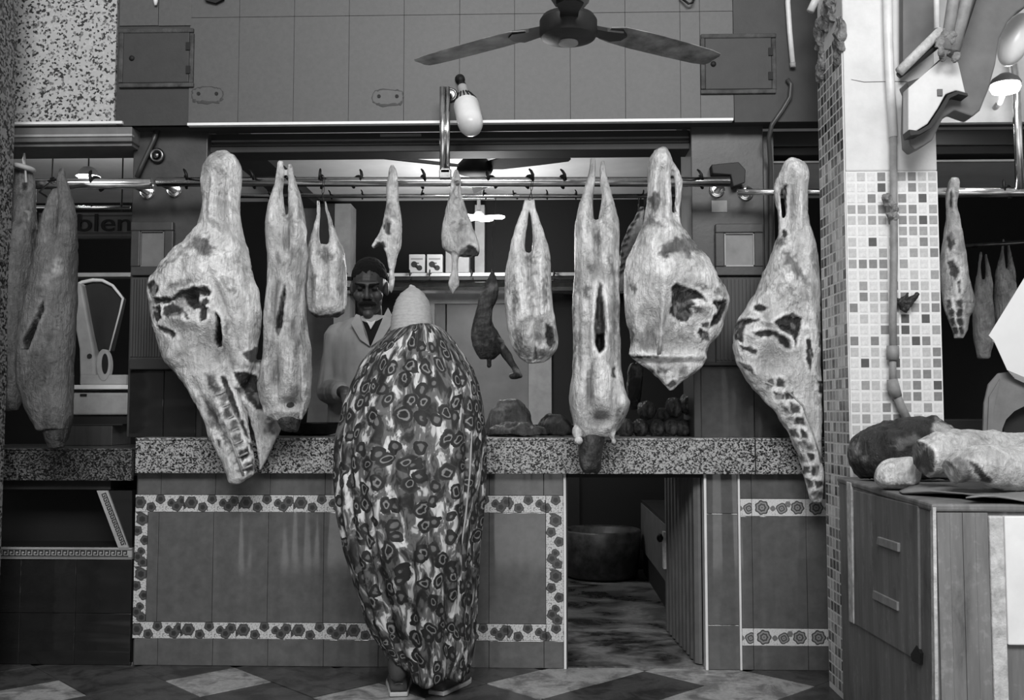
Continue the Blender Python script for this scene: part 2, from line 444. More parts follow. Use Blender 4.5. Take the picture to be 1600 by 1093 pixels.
def limb(b, p0, p1, r0, r1, n=12):
    p0, p1 = Vector(p0), Vector(p1); d = (p1 - p0).normalized()
    pts = [p0 - d * r0 * .9, p0 - d * r0 * .6, p0, p0.lerp(p1, .5), p1, p1 + d * r1 * .6, p1 + d * r1 * .9]
    b.tube(pts, [r0 * .3, r0 * .75, r0, (r0 + r1) / 2, r1, r1 * .75, r1 * .3], n)
def meatmesh(name, b, tones=(), base=.55, vox=.006, amp=.003, parent=None, var=.16, smooth=3, nscale=1.0, big=.006, sculpt=(), **kw):
    co, no, fs = remesh(b, vox, smooth)
    st = np.array([1, 1, .5])
    low = fbm(co * 11 * st * nscale + 7.7, 2); mid = fbm(co * 34 * st * nscale + 3.1, 3)
    warp = co * st * nscale + .03 * np.stack([fbm(co * 16 + 5, 2), fbm(co * 16 + 25, 2), fbm(co * 16 + 45, 2)], 1)
    rid = 1 - np.abs(fbm(warp * 24, 3)); rid = np.clip((rid - .86) / .14, 0, 1) * np.clip(fbm(co * 9 + 60, 2) * 1.5 + .4, 0, 1)
    co = co + no * (mid * amp + low * big * nscale ** -1 - rid * amp * .8)[:, None]
    px, py = proj(co); fr0 = np.clip((.5 - no[:, 1]) / .6, 0, 1)
    gv = np.zeros(len(co))
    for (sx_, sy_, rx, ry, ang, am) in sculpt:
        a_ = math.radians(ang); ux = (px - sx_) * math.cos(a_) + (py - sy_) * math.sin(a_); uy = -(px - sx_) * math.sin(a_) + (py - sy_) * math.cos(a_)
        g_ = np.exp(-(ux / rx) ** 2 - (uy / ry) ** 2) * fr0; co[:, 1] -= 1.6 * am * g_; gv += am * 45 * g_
    px, py = proj(co)
    wx = fbm(co * 60 + 9, 3) * 3.0; wy = fbm(co * 60 + 51, 3) * 3.0
    mem = np.clip((fbm(warp * 18 + 40, 4) - .05) / .5, 0, 1)
    fat = np.clip((fbm(warp * 17 + 80, 3) - .15) / .35, 0, 1)
    tone = base * (1 + var * .9 * low + var * .8 * mid) * (1 - .30 * mem) * (1 + .22 * fat) * (1 - .45 * rid) * (1 + np.clip(gv, -.9, .8) * .34)     # random fat and membrane; relief shading painted in: grooves darker, bulges lighter
    fr = no[:, 1] < .35
    for poly, tv, push in tones:
        dark = tv < .1
        ws = .35 if push >= .03 else (.6 if dark else 1.6); sd = sdist(px + wx * ws, py + wy * ws, poly)
        sf = 1.4 if dark else 4.5
        m = np.clip((sd + sf) / (2 * sf), 0, 1) * fr; m = m * m * (3 - 2 * m)
        if dark:                                            # a bright seam of fat runs round each cut muscle
            rim = np.exp(-((sd + 3.2) / 2.2) ** 2) * fr; tone = tone * (1 + .35 * rim)
        seam = np.clip((fbm(warp * 46 + 11, 2) - .35) / .3, 0, 1)
        tone = tone * (1 - m) + m * (tv * (1 + .5 * mid) + (seam * .16 if .012 < tv < .1 else 0))
        if push:
            mm = np.clip(sd / 6, 0, 1) * fr; co[:, 1] += push * mm
    o = raw(name, co, fs, 'meat', None, parent, True)
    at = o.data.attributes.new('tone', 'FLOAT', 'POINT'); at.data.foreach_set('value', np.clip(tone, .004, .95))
    if kw: tag(o, **kw)
    return o
def copy_tree(o, parent=None):
    c = o.copy(); COL.objects.link(c); c.parent = parent; ORG[c.name] = org(o)
    for ch in list(o.children): copy_tree(ch, c)
    return c

# ---------------------------------------------------------------- depths of the planes (metres from the camera plane)
YF = 4.26      # counter face and upper wall face
YS = 4.21      # worktop front edge
YP = 4.36      # pillar faces
YR = 4.06      # hanging rail
YC = 3.68      # mosaic column front
YB = 6.9       # back wall of the shop
def X(px, Y, py=645): return P(px, py, Y).x
def Zz(py, Y, px=848): return P(px, py, Y).z
# ================================================================ SETTING
# ---- floor: dark slabs laid diagonally with pale ones among them
fl = obj('floor', B().box((-6, 1.75, -.06), (6, YB + .1, -.008)), 'floor_base', kind='structure')
obj('floor_street', B().box((-14, -16, -.06), (14, 1.749, -.008)), 'street', kind='structure')
hD = .215; cX, cY = -.01, 4.02
light = {(0, 0), (-6, 0), (-3, -1), (3, -1), (3, 1), (1, 1), (4, 0), (-9, -1), (-5, -3), (1, -3), (6, -2), (-2, -4), (4, -4)}
def diamond(mat):
    h = hD - .002
    b = B().foot([(h, 0), (0, h), (-h, 0), (0, -h)], -.02, 0.0)
    return obj('floor_tile', b, mat, fl, bev=.0015)
tD = tL = None
for j in range(-8, 2):
    for i in range(-11, 11):
        if (i + j) % 2: continue
        k = (i, j) in light
        src = tL if k else tD
        if src is None:
            o = diamond('floor_lt' if k else 'floor_dk')
            if k: tL = o
            else: tD = o
        else:
            o = src.copy(); COL.objects.link(o)
        o.location = (cX + i * hD, cY + j * hD, .0 + random.uniform(-.0015, .0015))
# wet concrete strip inside the passage under the worktop and behind the counter
obj('floor_inner', B().box((-5, YF + .02, -.02), (5, YB, .006)), 'concrete', kind='structure')

# ---- shop shell behind the front
ZC = 2.56
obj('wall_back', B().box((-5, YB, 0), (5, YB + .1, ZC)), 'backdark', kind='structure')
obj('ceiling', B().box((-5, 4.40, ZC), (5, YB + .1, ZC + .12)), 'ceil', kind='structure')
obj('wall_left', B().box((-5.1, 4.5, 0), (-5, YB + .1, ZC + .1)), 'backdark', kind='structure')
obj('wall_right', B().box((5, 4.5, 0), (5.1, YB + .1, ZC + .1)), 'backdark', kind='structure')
for (a, b_) in ((372, 428), (1040, 1100)):
    y0 = 235
    Xa = P(a, y0, 5.65).x; Xb = P(b_, y0, 5.65).x
    obj('trim_1', B().box((Xa, 4.7, ZC - .06), (Xb, YB, ZC + .01)), 'charcoal', kind='structure')

# ---- upper front wall: backing, cladding tiles, painted fields, terrazzo field
Zl = Zz(190, YF)
up = obj('wall_front', B().box((-7, YF + .012, Zl), (7, 4.40, 6.0)), 'wallgrout', kind='structure')
vx = [303, 373, 459, 545, 631, 718, 804, 891, 977, 1063, 1094, 1146]
zr = [Zl, Zz(21, YF), Zz(21, YF) + .47, 3.6]
for i in range(len(vx) - 1):
    xa, xb = X(vx[i], YF, 100) + .0007, X(vx[i + 1], YF, 100) - .0007
    if i == 0: xa = X(296, YF, 100)
    for k in range(3):
        obj('wall_tile', B().box((xa, YF, zr[k] + .001), (xb, YF + .02, zr[k + 1] - .0007)), 'walltile', up, bev=.0004)
xa = X(183, YF, 100)
obj('dark_paint_panel', B().box((xa, YF + .004, Zl), (X(296, YF, 100), YF + .03, 3.6)), 'paint_dk', up)
for k, (a, b_) in enumerate(((188, 248), (249, 300))):
    obj('wall_tile', B().pbox(a, -90, b_, 40, YF - .002, YF + .02), 'walltile', up, bev=.001)
obj('terrazzo_panel', B().box((-5, YF - .004, Zz(186, YF)), (X(181, YF, 100), YF + .03, 3.6)), 'terrazzo', up)
obj('dark_paint_panel', B().box((X(1146.5, YF, 100), YF - .001, Zl - .01), (X(1330, YF, 100), YF + .03, 3.6)), 'paint_dk', up)
obj('pale_paint_panel', B().box((X(1330, YF, 100), YF - .001, Zl - .02), (5, YF + .03, 3.6)), 'paint_lt', up)
tr = B().box((X(294, YF, 186), YF - .010, Zl - .005), (X(1145, YF, 192), YF + .02, Zl + .006))
obj('trim_2', tr, 'bead', kind='structure')
obj('trim_3', B().box((-3, YF - .012, Zz(188, YF)), (X(181, YF), YF + .02, Zz(184, YF))), 'bead', kind='structure')
# glue rings and anchor holes left on the tiles
for (x, y) in ((324, 148), (606, 152)):
    b = B(); n_ = 40; pts = []; rad = []
    for k in range(n_ + 1):
        a = 2 * math.pi * k / n_
        pts.append(P(x + 24 * math.copysign(abs(math.cos(a)) ** .6, math.cos(a)) + random.uniform(-1, 1), y - 12 * math.copysign(abs(math.sin(a)) ** .6, math.sin(a)) + random.uniform(-1, 1), YF - .0005))
        rad.append(random.uniform(.001, .004) + (.007 if 3.5 < a < 6.0 else 0) * random.random())
    b.tube(pts, rad, 6)
    b.v = [(v[0], YF - .0005 + (v[1] - YF + .0005) * .15, v[2]) for v in b.v]
    obj('glue_mark', b, 'paint_dk', up)
    for s in (-14, 14):
        obj('anchor_hole', B().lathe([(.008, 0), (.008, .006)], P(x + s, y - 2, YF - .003), (0, 1, 0), 10), 'black', up)

# junction boxes set in the wall on both sides
def wall_box(name, x0, y0, x1, y1, label, m):
    fm = plain('rusty frame', .20, .7, var=.6, scale=22, bump=.4)
    c = P((x0 + x1) / 2, y1, YF)
    t = thing(name, label, 'junction box', c)
    b = B(); w_ = 7
    b.pbox(x0, y0, x1, y0 + w_, YF - .012, YF + .01); b.pbox(x0, y1 - w_, x1, y1, YF - .012, YF + .01)
    b.pbox(x0, y0 + w_, x0 + w_, y1 - w_, YF - .012, YF + .01); b.pbox(x1 - w_, y0 + w_, x1, y1 - w_, YF - .012, YF + .01)
    obj('frame', b, fm, t, bev=.004)
    obj('cover', B().pbox(x0 + w_, y0 + w_, x1 - w_, y1 - w_, YF - .010, YF + .01), m, t, bev=.003)
    for s in (.3, .7):
        obj('hinge', B().pbox(x1 - 12, y0 + (y1 - y0) * s - 6, x1 - 5, y0 + (y1 - y0) * s + 6, YF - .016, YF - .005), 'black', t)
    obj('latch', B().lathe([(.004, 0), (.012, .004), (.012, .012), (.004, .014)], P(x0 + 20, (y0 + y1) / 2, YF - .018), (0, 1, 0), 12), 'black', t, smooth=True)
wall_box('junction_box', 185, 44, 302, 136, 'dark square metal box with hinged cover beside the speckled terrazzo panel', 'paint_dk')
wall_box('junction_box', 1095, 52, 1213, 146, 'grey square metal box with worn frame behind the tip of the ceiling fan blade', 'paint_dk')

# ---- pillars of the shop front
def pillar(name, x0, x1, xl, m, gl):
    ztop = Zl + .02; zb = Zz(684, YS) - .002
    p = obj(name, B().box((X(x0, YP, 450), YP, zb), (X(x1, YP, 450), YP + .32, ztop)), m, kind='structure', bev=.004)
    return p
pl = pillar('wall_pillar_left', 203, 320, 0, 'pillar_dk', 0)
pr = pillar('wall_pillar_right', 1082, 1196, 0, 'pillar', 0)
# framed window-like boxes, reeded panel, ledge and glossy tiles on each pillar
def pillar_fit(p, x0, x1, fx0, fx1, fy0, fy1, bx1, ledge0, ledge1, mfr, pane):
    yf = YP - .03
    b = B(); w_ = 14
    b.pbox(fx0, fy0, fx1, fy0 + w_, yf, YP + .01); b.pbox(fx0, fy1 - w_, fx1, fy1, yf, YP + .01)
    b.pbox(fx0, fy0 + w_, fx0 + w_, fy1 - w_, yf, YP + .01); b.pbox(fx1 - w_, fy0 + w_, fx1, fy1 - w_, yf, YP + .01)
    obj('box_frame', b, mfr, p, bev=.004)
    obj('pane', B().pbox(fx0 + w_, fy0 + w_, fx1 - w_, fy1 - w_, yf + .018, YP + .01), pane, p)
    b = B(); xa, xb, ya, yb = fx0 + w_, fx1 - w_, fy0 + w_, fy1 - w_
    for (q0, q1, q2, q3) in ((xa, ya, xb, ya + 2), (xa, yb - 2, xb, yb), (xa, ya, xa + 2, yb), (xb - 2, ya, xb, yb)):
        b.pbox(q0, q1, q2, q3, yf + .008, yf + .02)
    obj('bead', b, 'lightgrey' if pane == 'glass' else 'grey', p)
    n = 12
    obj('reeded_panel', B().pbox(fx0, fy1 + 2, bx1, ledge0, YP - .012, YP + .01), 'reed', p)
    for k in range(n):
        xx = fx0 + (bx1 - fx0) * (k + .5) / n
        obj('reed', B().pbox(xx - 1.6, fy1 + 6, xx + 1.6, ledge0 - 4, YP - .018, YP), 'reed', p)
    obj('ledge', B().pbox(x0 - 2, ledge0, x1 + 2, ledge1, YP - .04, YP + .01), 'charcoal', p, bev=.004)
pillar_fit(pl, 203, 320, 204, 270, 346, 430, 256, 561, 577, 'pillar_dk', 'grey')
pillar_fit(pr, 1082, 1196, 1118, 1193, 349, 430, 1190, 566, 571, 'pillar', 'glass')
for a, b_ in ((202, 255), (256, 306)):
    obj('tile', B().pbox(a, 578, b_, 683, YP - .012, YP + .01), 'gloss_dk', pl, bev=.002)
for a, b_ in ((1096, 1178), (1179, 1237)):
    obj('tile', B().pbox(a, 572, b_, 683, YP - .014, YP + .01), 'gloss_p', pr, bev=.002)
obj('paper_label', B().pbox(1112, 313, 1136, 331, YP - .003, YP + .002), 'lightgrey', pr)
# right of the pillar: jamb strip
obj('wall_jamb', B().pbox(1196, 205, 1212, 684, YP + .02, YP + .2), 'pillar', kind='structure')
# small wall closing the front between pillar tiles and column
obj('wall_low', B().pbox(1237, 572, 1300, 684, YP + .02, YP + .1), 'gloss_dk', kind='structure')

# ---- lintels and shutter box
sh = thing('shutter_box', 'long dark roller shutter housing under the white edged tile wall', 'shutter', P(700, 238, 4.45))
obj('housing', B().pbox(321, 206, 1080, 226, 4.415, 4.55), 'shutter', sh, bev=.004)
obj('bottom_bar', B().pbox(321, 226, 1080, 236, 4.40, 4.54), 'charcoal', sh, bev=.004)
obj('rib', B().pbox(320, 216, 1080, 219, 4.408, 4.43), 'grey', sh)
obj('slot', B().pbox(594, 209, 658, 213, 4.41, 4.43), 'grey', sh)
lb = thing('lintel_beam', 'pale lintel beam with a ridge along it below the terrazzo panel', 'beam', P(100, 230, 4.35))
obj('face', B().pbox(-120, 199, 206, 222, 4.27, 4.50), 'grey', lb, bev=.004)
obj('ridge', B().pbox(-120, 210, 206, 214, 4.262, 4.29), 'lightgrey', lb, bev=.003)
obj('shadow_edge', B().pbox(-120, 222, 206, 229, 4.29, 4.50), 'grey', lb)
rb = thing('shutter_box', 'dark shutter housing over the stall behind the mosaic column', 'shutter', P(1400, 240, 4.5))
obj('housing', B().pbox(1196, 202, 1900, 226, 4.45, 4.62), 'shutter', rb, bev=.004)
obj('bottom_bar', B().pbox(1196, 226, 1900, 240, 4.47, 4.60), 'black', rb, bev=.003)
obj('rail_strip', B().pbox(1196, 249, 1900, 252, 4.5, 4.52), 'lightgrey', rb)

# ---- hanging rails
def bracket(b, x, y, Y, r=.034, mi=0):
    c = P(x, y, Y)
    b.lathe([(r, 0), (r * 1.02, .004), (r * .8, .012), (r * .55, .014)], c + Vector((0, 0, 0)), (0, -1, 0), 24, mi)
    b.torus(c + Vector((0, -.008, 0)), (0, 1, 0), r * .8, r * .16, mi=mi)
def rail(name, x0, x1, y, Y, r, mat, label, flanges=(), fy=None, flY=None, knobs=True):
    t = thing(name, label, 'rail', P((x0 + x1) / 2, y + 8, Y), None)
    obj('tube', B().tube([P(x0, y, Y), P((x0 + x1) / 2, y, Y), P(x1, y, Y)], r, 20), mat, t, smooth=True)
    for fx in flanges:
        b = B(); bracket(b, fx, (fy or y), (flY or YP) - .001)
        shade_auto(obj('wall_flange', b, 'steel', t))
        b = B(); q = P(fx, (fy or y), (flY or YP) - .01); e = P(fx, y, Y); e = Vector((q.x, e.y, e.z))
        b.tube([q, Vector((q.x, (q.y + e.y) / 2, q.z)), Vector((q.x, e.y + .04, q.z + (e.z - q.z) * .5)), e], .014, 10)
        obj('bracket_arm', b, 'steel_dk', t, smooth=True)
    return t
YT = 4.16
rail('hanging_rail', 246, 1140, 284, YT, .0205, 'steel', 'long polished steel rail with most of the carcasses on it', (272, 1120), 297)
rail('hanging_rail', -60, 237, 287, YT, .023, 'steel', 'thick steel rail under the terrazzo panel at the neighbouring stall', (230,), 300)
rail('hanging_rail', 1152, 1300, 300, YT + .05, .014, 'steel', 'short steel rail from the grey pillar towards the mosaic column', (1165,), 302)
rail('hanging_rail', 1400, 1700, 300, YT + .02, .020, 'steel', 'bright steel rail at the stall beyond the mosaic column', ())
rail('hanging_rail', 326, 1078, 306, 4.75, .011, 'steel', 'thinner steel rail running behind the main one', ())
rail('hanging_rail', -40, 204, 324, 4.75, .009, 'steel', 'thin rear rail over the scale at the neighbouring stall', ())
obj('curled_pipe_end', B().torus(P(245, 243, YP - .012), (0, 1, 0), .026, .009).lathe([(.018, 0), (.012, .012), (.002, .013)], P(245, 243, YP - .001), (0, -1, 0), 16), 'steel_dk', smooth=True,
    label='round steel flange on the dark pillar above the rail', cat='flange')
# vertical pole with its flange on the tiles
t = thing('support_pole', 'vertical double steel pole holding up the long rail in front of the tiles', 'pole', P(695, 272, YR))
obj('tube', B().tube([P(691.5, 136, YT - .02), P(691.5, 270, YT - .02)], .0125, 14), 'steel', t, smooth=True)
obj('tube', B().tube([P(699.5, 136, YT - .015), P(699.5, 270, YT - .015)], .010, 14), 'steel', t, smooth=True)
b = B(); bracket(b, 704, 149, YF - .001, .032); obj('wall_flange', b, 'steel_dk', t, smooth=True)
obj('arm', B().tube([P(704, 149, YF - .01), P(700, 150, YT - .015)], .010, 10), 'steel_dk', t, smooth=True)
obj('clamp', B().pbox(686, 264, 705, 278, YT - .034, YT - .0175).pbox(688, 262, 703, 270, YT - .034, YT), 'steel_dk', t, bev=.003)
# dark ledge clip over the end of the rail on the grey pillar
obj('rail_end_clamp', B().prism([(P(a, b_, YP).x, P(a, b_, YP).z) for a, b_ in ((1108, 262), (1150, 258), (1161, 270), (1160, 290), (1142, 296), (1138, 278), (1110, 276))], YP - .06, YP + .002), 'charcoal', bev=.004,
    label='dark clamp on the grey pillar around the end of the long rail', cat='clamp')

# hooks on the rails
def hook_mesh():
    b = B(); pts = []
    for k in range(9):
        a = math.radians(250 - 30 * k); pts.append((0, .022 * math.cos(a), .022 * math.sin(a) + .0))
    pts += [(0, .023, .022), (.003, .018, .036), (.006, .012, .044)]
    b.tube(pts, [.0055] * 10 + [.005, .003], 8); return b
hk = None
def hook(x, y, Y, label, group, s=1.0, rz=0):
    global hk
    if hk is None:
        b = hook_mesh(); hk = obj('rail_hook', b, 'iron', smooth=True, origin=(0, 0, 0)); o = hk
    else:
        o = hk.copy(); COL.objects.link(o)
    o.location = P(x, y, Y); o.scale = (s, s, s); o.rotation_euler = (0, math.radians(random.uniform(-22, 22)), rz)
    tag(o, label, 'hook', group)
for x in (291, 396, 502, 557, 661, 770, 827, 880, 1040, 1096):
    hook(x, 284, YT, 'small dark iron hook on the long main rail', 'hooks along the main rail', 1.18, random.uniform(2.4, 4.0))
for x in (420, 517, 566, 660, 758, 806, 855, 900, 1003):
    hook(x, 306, 4.75, 'small dark hook on the thinner rear rail', 'hooks along the rear rail', .66, random.uniform(2.4, 4.0))
for x in (152,):
    hook(x, 287, YT, 'small iron hook on the thick rail by the shaded lamp', None, 1.36, 2.6)
for x in (146, 192):
    hook(x, 324, 4.75, 'small hook on the thin rear rail over the scale', 'hooks over the scale', .54, 2.8)
hook(1575, 300, YT + .02, 'iron hook on the bright rail beyond the mosaic column', None, 1.2, 2.2)

# ---- tiled counter and its worktops
zt = Zz(684, YS); zu = Zz(740, YS)
wt = thing('granite_worktop', 'long speckled granite worktop across the main counter', 'worktop', (0, YS + .3, zu))
for a, b_ in ((211, 1180), (1181, 1420)):
    xa, xb = X(a, YS, 710), X(b_, YS, 710)
    obj('edge_slab', B().box((xa + .001, YS, zu), (xb - .001, YS + .03, zt - .011)), 'granite', wt, bev=.003)
    obj('top_slab', B().box((xa + .001, YS - .004, zt - .011), (xb - .001, YS + .58, zt)), 'granite', wt, bev=.002)
wt2 = thing('granite_worktop', 'darker speckled worktop of the neighbouring stall, in front of the scale', 'worktop', (X(90, YS), YS + .3, Zz(750, YS)))
z2t, z2u = Zz(701, YS), Zz(752, YS)
obj('edge_slab', B().box((-2.6, YS, z2u), (X(206, YS, 720) - .001, YS + .03, z2t - .008)), 'granite_dk', wt2, bev=.003)
obj('top_slab', B().box((-2.6, YS - .004, z2t - .008), (X(206, YS, 720) - .001, YS + .6, z2t)), 'granite_dk', wt2, bev=.002)

ct = thing('tiled_counter', 'long tiled shop counter with flower border tiles around a grey panel', 'counter', (X(550, YF, 900), YF + .05, 0))
xl, xd0, xd1, xs, xr_ = X(209, YF, 900), X(881, YF, 900), X(1105, YF, 900), X(1156, YF, 900), X(1420, YF, 900)
obj('core', B().box((xl, YF + .012, 0), (xd0 - .002, YF + .5, zu)), 'wallgrout', ct)
def tiles(par, xs_, zs_, mat, Yf=YF):
    for i in range(len(xs_) - 1):
        for k in range(len(zs_) - 1):
            obj('tile', B().box((xs_[i] + .0008, Yf, zs_[k] + .0008), (xs_[i + 1] - .0008, Yf + .02, zs_[k + 1] - .0008)), mat, par, bev=.0012)
zb0, zb1, zc0, zc1 = Zz(1001, YF), Zz(975, YF), Zz(801, YF), Zz(774, YF)
xe0 = X(229, YF, 900); xe1 = X(853, YF, 900)
px0 = [209, 246, 332, 418, 505, 591, 677, 764, 850, 881]
tiles(ct, [X(a, YF, 1020) for a in px0], [0, zb0], 'gloss')
tiles(ct, [X(a, YF, 1020) for a in px0], [zc1, zu], 'gloss')
tiles(ct, [xe0] + [X(a, YF, 900) for a in px0[1:-2]] + [xe1], [zb1, zc0], 'gloss')
hb = .066; Lb = .236
ft = None
def border(par, x0, x1, z0, z1, mat, vert=False):
    """one printed tile; coordinates stay at the tile centre so the print sits alike on each"""
    cx, cz = (x0 + x1) / 2, (z0 + z1) / 2
    w_, h_ = (x1 - x0) / 2 - .0008, (z1 - z0) / 2 - .0008
    if vert: w_, h_ = h_, w_
    b = B().box((-w_, 0, -h_), (w_, .02, h_))
    o = raw('border_tile', b.v, b.f, mat, None, None, False, .001, origin=(0, 0, 0))
    o.parent = par; o.location = Vector((cx, YF - .002, cz)) - org(par)
    if vert: o.rotation_euler = (0, math.radians(90), 0)
bx = [209, 284, 370, 456, 542, 628, 714, 793, 853, 881]
bt = [209, 285, 371, 457, 543, 629, 715, 795, 853, 881]
for xs_, z0, z1 in ((bx, zb0, zb1), (bt, zc0, zc1)):
    for i in range(len(xs_) - 1): border(ct, X(xs_[i], YF, 900), X(xs_[i + 1], YF, 900), z0, z1, 'floral')
for x0, x1 in ((xl, xe0), (xe1, xd0)):
    for k in range(2):
        border(ct, x0, x1, zb1 + (zc0 - zb1) * k / 2, zb1 + (zc0 - zb1) * (k + 1) / 2, 'floral', True)
obj('door_trim', B().box((xd0 - .001, YF - .014, 0), (xd0 + .010, YF + .05, zu)), 'white', ct, bev=.002)
obj('passage_lining', B().box((xd0 + .010, YF + .0, 0), (xd0 + .016, YF + .5, zu)), 'charcoal', ct)
obj('passage_head', B().box((xd0 + .012, YF + .0, zu - .018), (xd1 - .014, YF + .5, zu)), 'black', ct)

ct2 = thing('tiled_counter', 'narrow tiled counter end with pale rose border tiles right of the passage', 'counter', (X(1200, YF, 900), YF + .05, 0))
obj('core', B().box((xd1 + .002, YF + .012, 0), (xr_, YF + .5, zu)), 'wallgrout', ct2)
obj('door_trim', B().box((xd1 - .012, YF - .014, 0), (xd1 - .001, YF + .05, zu)), 'white', ct2, bev=.002)
obj('corner_trim', B().box((xs - .005, YF - .01, 0), (xs + .004, YF + .02, zu)), 'white', ct2, bev=.002)
tiles(ct2, [xd1, xs - .005], [0, Zz(974, YF), Zz(801, YF), zu], 'gloss')
qx = [1158, 1176, 1261, 1346, 1420]
zq = [Zz(1006, YF), Zz(979, YF), Zz(805, YF), Zz(778, YF)]
Xq = [X(a, YF, 900) for a in qx]
tiles(ct2, Xq, [0, zq[0]], 'gloss'); tiles(ct2, Xq, [zq[1], zq[2]], 'gloss'); tiles(ct2, Xq, [zq[3], zu], 'gloss')
for i in range(len(Xq) - 1):
    border(ct2, Xq[i], Xq[i + 1], zq[0], zq[1], 'rose'); border(ct2, Xq[i], Xq[i + 1], zq[2], zq[3], 'rose')

# passage door leaf, swung inwards
A0 = Vector((X(1093, YF, 900), YF + .04, 0)); A1 = Vector((PF(1043, 986).x, PF(1043, 986).y, 0))
t = thing('passage_door', 'narrow ribbed door leaf swung open inside the counter passage', 'door', A0)
dv = (A1 - A0); L = dv.length; u = dv.normalized(); nrm = Vector((-u.y, u.x, 0))
if nrm.x > 0: nrm = -nrm
nb = 9
for k in range(nb):
    a = A0 + u * (L * (k + .06) / nb); c = A0 + u * (L * (k + .94) / nb)
    q = nrm * .012; p0 = a - q * .3; p1 = c - q * .3
    m0 = a.lerp(c, .25) + q; m1 = a.lerp(c, .75) + q
    b = B().foot([(p0.x, p0.y), (m0.x, m0.y), (m1.x, m1.y), (p1.x, p1.y), ((p1 - q).x, (p1 - q).y), ((p0 - q).x, (p0 - q).y)], .012, zu - .02)
    obj('board', b, 'grey', t)
e = A1 + nrm * .012
lk = obj('lock_plate', B().box((e.x - .01, e.y - .05, Zz(885, A1.y)), (e.x + .004, e.y - .005, Zz(828, A1.y))), 'worn', t)
obj('lock_knob', B().lathe([(.006, 0), (.02, .006), (.022, .02), (.008, .03)], (e.x - .01, e.y - .03, Zz(838, A1.y)), (-1, 0, 0), 14), 'iron', lk, smooth=True)

# seen through the passage: low pale bench and flower tiled block
bn = thing('low_bench', 'low pale sided bench inside, seen through the counter passage', 'bench', (.74, 5.9, 0))
obj('side', B().box((.655, 5.25, .17), (.70, 6.75, .47)), 'grey', bn)
obj('base', B().box((.67, 5.25, 0), (1.1, 6.75, .17)), 'charcoal', bn)
obj('top', B().box((.66, 5.25, .47), (1.1, 6.75, .49)), 'charcoal', bn)
bk = thing('patterned_block', 'dim flower patterned tub standing on the wet floor inside the passage', 'tub', (.38, 6.7, 0))
bm_ = B().lathe([(.20, 0), (.235, .02), (.25, .16), (.26, .3), (.25, .31), (.22, .30), (.2, .05)], (.38, 6.58, 0.006), n=28)
obj('body', bm_, plain('tub glaze', .18, .4, var=.85, scale=18, dirt=.8), bk, smooth=True)

# ---- neighbouring stall's counter on the left
cl = thing('stall_counter', 'dark glossy counter of the neighbouring stall with a Greek key band', 'counter', (X(90, YF, 900), YF + .05, 0))
zk0, zk1 = Zz(876, YF), Zz(858, YF)
xc = X(206, YF, 900)
obj('core', B().box((-2.6, YF + .012, 0), (xc, YF + .3, zk1)), 'black', cl)
tiles(cl, [-2.6, -2.42, X(33, YF, 900), X(119, YF, 900), xc], [0, Zz(962, YF), zk0], 'gloss_dk')
# recessed dark display with slanted side strip
obj('display_back', B().box((-2.6, YF + .22, zk1), (xc, YF + .3, z2u)), 'black', cl)
def pz(pts): return [(P(a, b_, YF).x, P(a, b_, YF).z) for a, b_ in pts]
obj('display_cheek', B().prism(pz([(168, 766), (206, 766), (206, 858), (203, 858)]), YF + .002, YF + .2), 'gloss_dk', cl)
obj('display_head', B().box((-2.6, YF + .004, Zz(766, YF)), (X(175, YF), YF + .25, z2u)), 'charcoal', cl)
obj('key_strip', B().prism(pz([(152, 766), (169, 766), (202, 856), (186, 856)]), YF - .006, YF + .01), 'lightgrey', cl)
obj('key_strip', B().box((-2.6, YF - .006, zk0), (xc, YF + .02, zk1)), 'lightgrey', cl)
for zz_ in (zk0 + .004, zk1 - .010):
    obj('key_line', B().box((-2.6, YF - .0075, zz_), (xc, YF, zz_ + .004)), 'grey', cl)
def key_unit(b, o, ex, ez, s, y):
    def q(x0, z0, x1, z1):
        pts = [o + ex * (a * s) + ez * (c * s) for a, c in ((x0, z0), (x1, z0), (x1, z1), (x0, z1))]
        b.add([(p.x, y, p.z) for p in pts] + [(p.x, y + .004, p.z) for p in pts], [(0, 1, 2, 3), (4, 7, 6, 5), (0, 4, 5, 1), (1, 5, 6, 2), (2, 6, 7, 3), (3, 7, 4, 0)])
    q(0, 0, .16, 1); q(.16, .84, .8, 1); q(.64, .36, .8, .84); q(.36, .36, .64, .52); q(.16, 0, 1.0, .16)
kb = B(); s = .026; zc_ = (zk0 + zk1) / 2 - s / 2
x = -2.58
while x < xc - s:
    key_unit(kb, Vector((x, 0, zc_)), Vector((1, 0, 0)), Vector((0, 0, 1)), s, YF - .0085); x += s
obj('greek_key', kb, 'charcoal', cl, kind='stuff')
kb = B(); a = P(163, 770, YF); c = P(196, 854, YF); dd = (c - a); dd.y = 0; n = int(dd.length / .02); ex = dd.normalized(); ez = Vector((-ex.z, 0, ex.x)) * -1
for k in range(n): key_unit(kb, a + ex * (k * .02) - ez * .010, ex, ez, .02, YF - .0085)
obj('greek_key', kb, 'charcoal', cl, kind='stuff')

# ---- walls added out of view to shade the left stall and narrow tile reflections
obj('wall_blocker_left', B().box((-2.5, -9, 0), (-2.16, YC, 4.5)), 'pillar_dk', kind='structure')
obj('wall_blocker_right', B().box((2.75, -9, 0), (3.1, 1.2, 4.5)), 'pillar_dk', kind='structure')
# ---- near terrazzo column at the left edge
obj('wall_column_left', B().box((X(27, 4.03, 60) - .4, YC, 0), (X(27, 4.03, 60), 4.03, 3.6)), 'terrazzo_dk', kind='structure')

